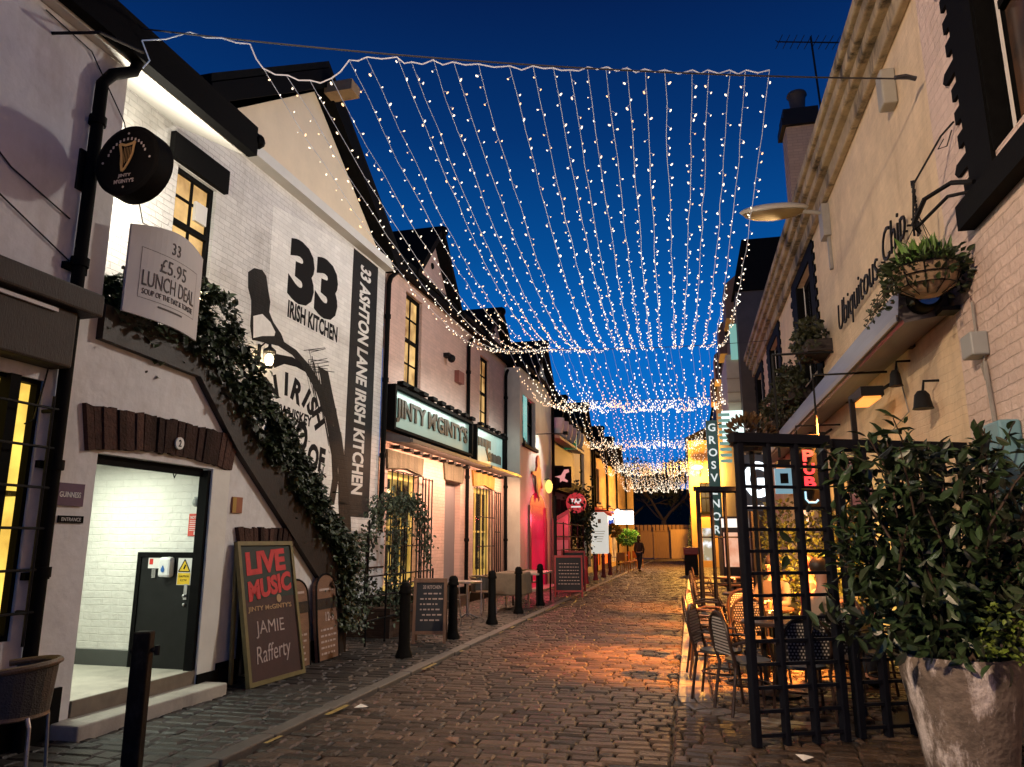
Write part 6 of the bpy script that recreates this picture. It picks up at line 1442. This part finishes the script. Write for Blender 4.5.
# hanging baskets
def basket(lab, c, r, n, mat, cage=True, bracket=None, tall=False):
    s = thing('hanging_basket', lab, 'hanging basket', (c[0], c[1], c[2] - r)); lf = MB()
    if cage:
        MB().lathe([(r * .35, -r * .75), (r * .75, -r * .5), (r * .95, 0), (r * .9, .02)], 18, c).build('liner', pm('coir_liner', (.3, .21, .13), .9, .3, 20, .3, 40), s, smooth=True)
        m = MB()
        for k in range(10):
            a = math.pi * 2 * k / 10; m.tube([(c[0] + q * math.cos(a), c[1] + q * math.sin(a), c[2] + z) for q, z in ((r * .37, -r * .77), (r * .78, -r * .52), (r * .98, 0.01))], .006, 4)
        for q, z in ((r * .78, -r * .52), (r * .9, -r * .25), (r * .985, .01)): m.tube([(c[0] + q * math.cos(R(a)), c[1] + q * math.sin(R(a)), c[2] + z) for a in range(0, 360, 20)], .006, 4, closed=True)
        for k in range(3):
            a = R(30 + 120 * k); m.tube([(c[0] + r * math.cos(a), c[1] + r * math.sin(a), c[2]), (c[0], c[1], c[2] + r * 1.75)], .004, 4)
        m.build('wire_cage', BLACKM, s)
    for q in range(n):
        a = rr.uniform(0, 2 * math.pi); q_ = r * math.sqrt(rr.random()) * 1.15; z = c[2] + rr.uniform(-.02, .12)
        if q_ > r * .8: z -= rr.uniform(0, r * .8) * (rr.random() < .7)
        p = Vector((c[0] + q_ * math.cos(a), c[1] + q_ * math.sin(a), z)); d = Vector((math.cos(a), math.sin(a), rr.uniform(-.6, .8))); L_ = rr.uniform(.04, .08) * (r / .27); lf.leaf(p, d, rdir(rr), L_, L_ * .6)
    lf.build('foliage', IVY, s)
    g_ = MB()
    for q in range(int(n * .35)):
        p = Vector((c[0] + rr.gauss(0, r * .25), c[1] + rr.gauss(0, r * .25), c[2] + .05)); d = Vector((rr.uniform(-.5, .5), rr.uniform(-.5, .5), 1)); L_ = rr.uniform(.08, .24) * (r / .27); g_.leaf(p, d, rdir(rr), L_, L_ * .2)
    g_.build('upright_leaves', mat, s)
    return s
s = basket('wire hanging basket with coir liner and green fern under the wall bracket', (2.17, 6.95, 3.94), .3, 620, FERN)
tr_ = MB(); lf = MB()
for k in range(10):
    p = Vector((2.17 - .26 + .05 * rr.random(), 6.95 + rr.uniform(-.2, .3), 3.92)); pts = [p]
    for j in range(5): p = p + Vector((-.035 + rr.uniform(-.03, .02), rr.uniform(-.03, .06), -.05 + rr.uniform(-.03, .01))); pts.append(p)
    tr_.tube(pts, .003, 3)
    for q in range(14): L_ = rr.uniform(.03, .055); lf.leaf(rr.choice(pts) + rdir(rr) * .02, rdir(rr), rdir(rr), L_, L_ * .7)
lf.build('trailing_leaves', IVY, s); tr_.build('trailing_stems', TWIG, s)
s = thing('basket_bracket', 'curved black iron bracket and tie rod holding the hanging basket', 'bracket', (2.45, 6.5, 4.5))
fr_, fr = fr, (lambda u, d, v: (2.5 - d, u - .45, v))
m = MB(); m.tube([fr(6.85, .06, 4.5), fr(7.05, .16, 4.6), fr(7.3, .3, 4.58), fr(7.48, .36, 4.42), fr(7.52, .3, 4.36)], .022, 6); m.tube([fr(6.85, .06, 4.42), fr(7.1, .18, 4.5), fr(7.44, .34, 4.38)], .016, 6)
m.tube([fr(7.48, .36, 4.42), fr(7.45, .33, 4.8), fr(7.25, .12, 5.15), fr(7.2, .02, 5.25)], .01, 5); m.tube([fr(7.25, .1, 5.12), fr(7.3, .14, 5.05), fr(7.2, .1, 5.02), fr(7.16, .06, 5.15)], .006, 4); m.tube([fr(7.45, .37, 4.42), fr(7.45, .37, 4.3)], .01); m.build('arm', BLACKM, s)
fr = fr_
for (lab, c, r, n) in (('leafy wall planter above the silver awning, mid wall', (2.2, 13.4, 5.0), .5, 500), ('trailing ivy mass above the far half of the silver awning', (2.1, 15.3, 4.5), .75, 900), ('bushy ivy basket at the far end of the awning', (2.05, 18.2, 4.4), .8, 700)):
    s = thing('wall_planter', lab, 'planter', (c[0], c[1], c[2] - r)); lf = MB()
    for q in range(n):
        v = rdir(rr) * (rr.random() ** .4); p = Vector((c[0] + v.x * .3, c[1] + v.y * r * 1.5, c[2] + v.z * r * .75)); L_ = rr.uniform(.07, .13); lf.leaf(p, rdir(rr), rdir(rr), L_, L_ * .65)
    lf.build('foliage', pm('dull_ivy_leaf', (.024, .03, .01), .6, .2, 12, island=.5), s)
    MB().box(c[0] - .1, 2.5, c[1] - r, c[1] + r, c[2] - .3, c[2] - .1).build('trough', WOODD, s)
# yellow lit hedge behind the lattice
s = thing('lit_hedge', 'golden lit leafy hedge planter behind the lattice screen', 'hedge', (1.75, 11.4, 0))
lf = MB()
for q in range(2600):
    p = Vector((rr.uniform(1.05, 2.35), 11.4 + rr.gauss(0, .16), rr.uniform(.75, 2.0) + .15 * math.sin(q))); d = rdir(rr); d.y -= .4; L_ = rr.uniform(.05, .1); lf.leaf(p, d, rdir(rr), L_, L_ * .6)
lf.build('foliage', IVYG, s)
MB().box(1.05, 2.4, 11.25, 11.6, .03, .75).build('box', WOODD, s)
s = thing('hedge_spotlight', 'small spotlight on a stake in front of the golden hedge', 'spotlight', (1.6, 10.75, 0))
m = MB(); m.tube([(1.65, 10.95, .03), (1.65, 10.95, .9)], .012); m.build('stake', BLACKM, s); MB().ell((1.65, 10.95, .95), .05, 8, 6).build('head', BLACKM, s)
lamp('hedge_light', s, (1.65, 10.85, 1.15), 75, (1, .66, .16), .08)
# plants on the lattice top
s = thing('planter_plant', 'reddish leafed plant spilling over the top of the slim lattice', 'plant', (.75, 7.6, 2.4))
lf = MB()
for q in range(320): 
    v = rdir(rr); p = Vector((.78 + v.x * .22, 9.2 + v.y * .15, 2.85 + v.z * .16)); L_ = rr.uniform(.05, .11); lf.leaf(p, v + Vector((0, 0, .4)), rdir(rr), L_, L_ * .5)
lf.build('foliage', pm('reddish_leaf', (.09, .05, .02), .5, .2, 12, island=.6), s)
m = MB(); m.lathe([(.12, 2.62), (.2, 2.78)], 12, (.78, 9.2, 0)); m.tube([(.78, 9.2, .03), (.78, 9.2, 2.63)], .03); m.build('stand', BLACKM, s)
# far hanging greens
for (lab, c, r, n, mt) in (('big bright green hanging fern by the lightbox sign', (.55, 44, 1.75), .6, 800, 'fern_bright'), ('yellowish hanging plant beside the green fern', (.0, 42.0, 2.1), .4, 400, 'yellow_hang'), ('dark hanging plant below the red awning', (-.2, 39.5, 2.1), .35, 300, 'dark_hang')):
    c = LP(*c); s = thing('hanging_plant', lab, 'hanging plant', (c.x, c.y, c.z - r)); lf = MB()
    for q in range(n): v = rdir(rr); p = c + Vector((v.x * r, v.y * r * .6, v.z * r * .6)) * rr.random() ** .35; L_ = rr.uniform(.12, .25); lf.leaf(p, v, rdir(rr), L_, L_ * .45)
    lf.build('foliage', pm(mt, {'fern_bright': (.08, .28, .05), 'yellow_hang': (.25, .22, .04), 'dark_hang': (.03, .05, .015)}[mt], .6, .2, 12, island=.5), s)
    m = MB(); m.tube([tuple(c), (c.x, c.y, c.z + 1.2)], .015, 4); m.tube([(c.x, c.y, c.z + 1.2), tuple(LP(-.6, c.y, c.z + 1.2))], .02, 4); m.build('bracket', BLACKM, s)
# trees past the gate
BARK = pm('dark_bark', (.045, .035, .025), .9, .3, 6, .4, 20)
def branch(mb, lf, p, d, L_, r, dep, rr):
    q = p + d * L_; mb.tube([tuple(p), tuple(p.lerp(q, .5) + rdir(rr) * L_ * .06), tuple(q)], [r, r * .8, r * .6], 6)
    if dep == 0:
        for k in range(26):
            v = q + rdir(rr) * rr.uniform(.1, 1.0); a = rr.uniform(.16, .34); lf.leaf(v, rdir(rr), rdir(rr), a, a * .55)
        return
    for k in range(3 if dep > 1 else 4):
        nd = (d + rdir(rr) * .75 + Vector((0, 0, .15))).normalized(); branch(mb, lf, q, nd, L_ * rr.uniform(.6, .82), r * .6, dep - 1, rr)
for i, (x, y, h, lab) in enumerate([(-6.0, 76, 3.2, 'dark spreading tree behind the timber gate, left of three'), (-2.2, 74, 3.4, 'dark spreading tree with forked branches behind the timber gate'), (1.6, 77, 3.4, 'dark tree behind the sandstone house corner'), (-10, 82, 3.8, 'dark tree behind the restaurant roof')]):
    s = thing('broadleaf_tree', lab, 'tree', (x, y, 0), 0, 'trees beyond the lane end'); rt = random.Random(30 + i); mb, lf = MB(), MB()
    mb.tube([(x, y, -.05), (x + .1, y, h * .5), (x, y, h)], [.32, .26, .24], 8)
    for k in range(4): branch(mb, lf, Vector((x, y, h)), (Vector((math.cos(k * 1.6 + i), math.sin(k * 1.6 + i) * .6, .9))).normalized(), 2.5, .16, 3, rt)
    mb.build('trunk', BARK, s); lf.build('crown', pm('night_leaf', (.03, .04, .016), .7, .3, 5, island=.5), s)
s = thing('conifer', 'narrow dark green evergreen beside the timber gate', 'tree', (1.0, 66, 0)); mb, lf = MB(), MB()
mb.tube([(.75, 65, 0), (.75, 65, 3.8)], .08, 6).build('trunk', BARK, s)
for q in range(1500):
    z = rr.uniform(.4, 4.6); r_ = .85 * (1 - z / 5.0) + .1; a = rr.uniform(0, 6.28); p = Vector((.75 + r_ * math.cos(a) * rr.random() ** .4, 65 + r_ * math.sin(a) * rr.random() ** .4, z)); lf.leaf(p, Vector((math.cos(a), math.sin(a), .6)), rdir(rr), .2, .07)
lf.build('crown', pm('evergreen_leaf', (.03, .07, .03), .6, .3, 5, island=.5), s)
far = MB()
tag(MB().prism([(-120, 130, -1), (-60, 130, 9), (-20, 130, 12), (10, 130, 9), (60, 130, 13), (140, 130, -1)], (0, 40, 0)).build('hill', pm('night_hill', (.012, .016, .012), .95)), kind='structure', label='dark wooded rise beyond the lane')
# ================================================================ people
SKIN = pm('skin', (.5, .27, .19), .55, .1, 10)
def skinned(name, joints, bones, mat, parent, W, sub=2):
    me = bpy.data.meshes.new(name); names = list(joints); idx = {n: i for i, n in enumerate(names)}
    me.from_pydata([joints[n][:3] for n in names], [(idx[a], idx[b]) for a, b in bones], []); me.update(); me.materials.append(mat)
    ob = bpy.data.objects.new(name, me); COL.objects.link(ob)
    ob.modifiers.new('skin', 'SKIN'); lay = me.skin_vertices[0] if me.skin_vertices else None
    for n in names: lay.data[idx[n]].radius = (joints[n][3], joints[n][4] if len(joints[n]) > 4 else joints[n][3])
    lay.data[0].use_root = True
    sb = ob.modifiers.new('sub', 'SUBSURF'); sb.levels = sub; sb.render_levels = sub
    dg = bpy.context.evaluated_depsgraph_get(); m2 = bpy.data.meshes.new_from_object(ob.evaluated_get(dg)); m2.materials.clear(); m2.materials.append(mat); m2.shade_smooth()
    bpy.data.objects.remove(ob); o = bpy.data.objects.new(name, m2); COL.objects.link(o); attach(o, parent, W); return o
def person(label, loc, rz, pose, top, legs, hair_c, longhair=False):
    s = thing('person', label, 'person', loc, rz); W = MW[s.name]; J = {}
    walk = pose == 'walk'; hip = .93 if walk else .5
    sh = hip + .5; nk = sh + .08; hd = nk + .14
    J['pelvis'] = (0, 0, hip, .13, .1); J['waist'] = (0, -.01, hip + .2, .12, .09); J['chest'] = (0, -.01, hip + .4, .145, .1); J['neck'] = (0, 0, nk, .05); J['head1'] = (0, -.01, nk + .1, .075, .08); J['head2'] = (0, -.015, nk + .2, .078, .092)
    B = [('pelvis', 'waist'), ('waist', 'chest'), ('chest', 'neck'), ('neck', 'head1'), ('head1', 'head2')]
    for sd, sx in (('l', -1), ('r', 1)):
        J['sh' + sd] = (sx * .18, 0, sh - .04, .055)
        if walk:
            J['el' + sd] = (sx * .23, .05 * sx, sh - .33, .043); J['wr' + sd] = (sx * .22, -.1 * sx - .05, sh - .57, .03); J['ha' + sd] = (sx * .22, -.13 * sx - .06, sh - .66, .034, .02)
            f = .2 * sx; J['hp' + sd] = (sx * .09, 0, hip - .06, .09); J['kn' + sd] = (sx * .095, -f * .6 - .02, hip - .46, .06); J['an' + sd] = (sx * .095, -f + .08, .09, .042); J['to' + sd] = (sx * .1, -f - .08, .035, .036, .03)
        else:
            J['el' + sd] = (sx * .25, -.12, sh - .28, .043); J['wr' + sd] = (sx * .12, -.33, sh - .2 if sd == 'l' else sh - .24, .03); J['ha' + sd] = (sx * .07, -.4, sh - .17 if sd == 'l' else sh - .23, .036, .022)
            J['hp' + sd] = (sx * .1, -.02, hip - .0, .09); J['kn' + sd] = (sx * .12, -.44, hip + .0, .065); J['an' + sd] = (sx * .12, -.42, .09, .043); J['to' + sd] = (sx * .12, -.55, .035, .036, .03)
        B += [('chest', 'sh' + sd), ('sh' + sd, 'el' + sd), ('el' + sd, 'wr' + sd), ('wr' + sd, 'ha' + sd), ('pelvis', 'hp' + sd), ('hp' + sd, 'kn' + sd), ('kn' + sd, 'an' + sd), ('an' + sd, 'to' + sd)]
        for k in range(5):
            h_ = J['ha' + sd]; a = (k - 2) * .012; v = (0, -.02, -.06) if walk else (0, -.07, -.012)
            J[f'f{sd}{k}'] = (h_[0] + a, h_[1] + v[1] * (1 - .12 * abs(k - 2)), h_[2] + v[2] * (1 - .12 * abs(k - 2)), .009); B.append(('ha' + sd, f'f{sd}{k}'))
    skinned('body', J, B, SKIN, s, W)
    g = lambda n, e: (*J[n][:3], J[n][3] + e, (J[n][4] if len(J[n]) > 4 else J[n][3]) + e)
    TJ = {'pelvis': g('pelvis', .05), 'waist': g('waist', .045), 'chest': g('chest', .035), 'collar': (0, 0, nk - .04, .065)}; TB = [('pelvis', 'waist'), ('waist', 'chest'), ('chest', 'collar')]
    for sd in 'lr':
        for n in ('sh', 'el', 'wr'): TJ[n + sd] = g(n + sd, .02)
        TB += [('chest', 'sh' + sd), ('sh' + sd, 'el' + sd), ('el' + sd, 'wr' + sd)]
    skinned('jacket', TJ, TB, top, s, W)
    LJ = {'pelvis': g('pelvis', .012)}; LB = []
    for sd in 'lr':
        for n in ('hp', 'kn', 'an'): LJ[n + sd] = g(n + sd, .016)
        LB += [('pelvis', 'hp' + sd), ('hp' + sd, 'kn' + sd), ('kn' + sd, 'an' + sd)]
    skinned('trousers', LJ, LB, legs, s, W)
    m = MB(); m.ell((0, .018, nk + .2), (.093, .105, .105), 14, 10)
    if longhair: m.ell((0, .06, nk + .08), (.09, .06, .16), 12, 8)
    m.v = [v for v in m.v]; m.build('hair', hair_c, s, W=W, smooth=True)
    m = MB(); m.ell((0, -.105, nk + .12), (.012, .018, .02), 6, 5)
    for sx in (-.03, .03): m.ell((sx, -.098, nk + .155), (.011, .008, .008), 6, 5)
    m.ell((0, -.1, nk + .075), (.022, .008, .007), 6, 5); m.build('face_features', pm('face_shade', (.28, .12, .09), .6), s, W=W, smooth=True)
    m = MB()
    for sd in 'lr': t = J['to' + sd]; a = J['an' + sd]; m.ell((t[0], (t[1] + a[1]) / 2, .045), (.05, .13, .045), 10, 6)
    m.build('shoes', BLACK, s, W=W, smooth=True)
    return s
HAIR = pm('dark_hair', (.02, .012, .008), .5); DARKC = pm('dark_coat', (.02, .018, .022), .8, .2, 10); JEAN = pm('dark_jeans', (.015, .02, .035), .8, .2, 10)
person('person in a dark coat and jeans walking down the middle of the lane', (-2.47, 39.7, .03), R(160), 'walk', pm('brown_coat', (.06, .03, .022), .8), JEAN, HAIR, True)
person('seated person with hair tied back in a dark top behind the lattice', (1.1, 11.05, .03), R(-35), 'sit', pm('dark_top', (.03, .025, .03), .8), JEAN, HAIR)
person('seated person in a red top at the terrace table behind the lattice', (1.5, 10.55, .03), R(70), 'sit', pm('red_top', (.35, .03, .04), .8), JEAN, pm('red_brown_hair', (.12, .03, .015), .5), True)
person('seated person in a pale top farther back on the terrace', (1.45, 9.3, .03), R(100), 'sit', pm('pale_top', (.35, .28, .22), .8), JEAN, HAIR)
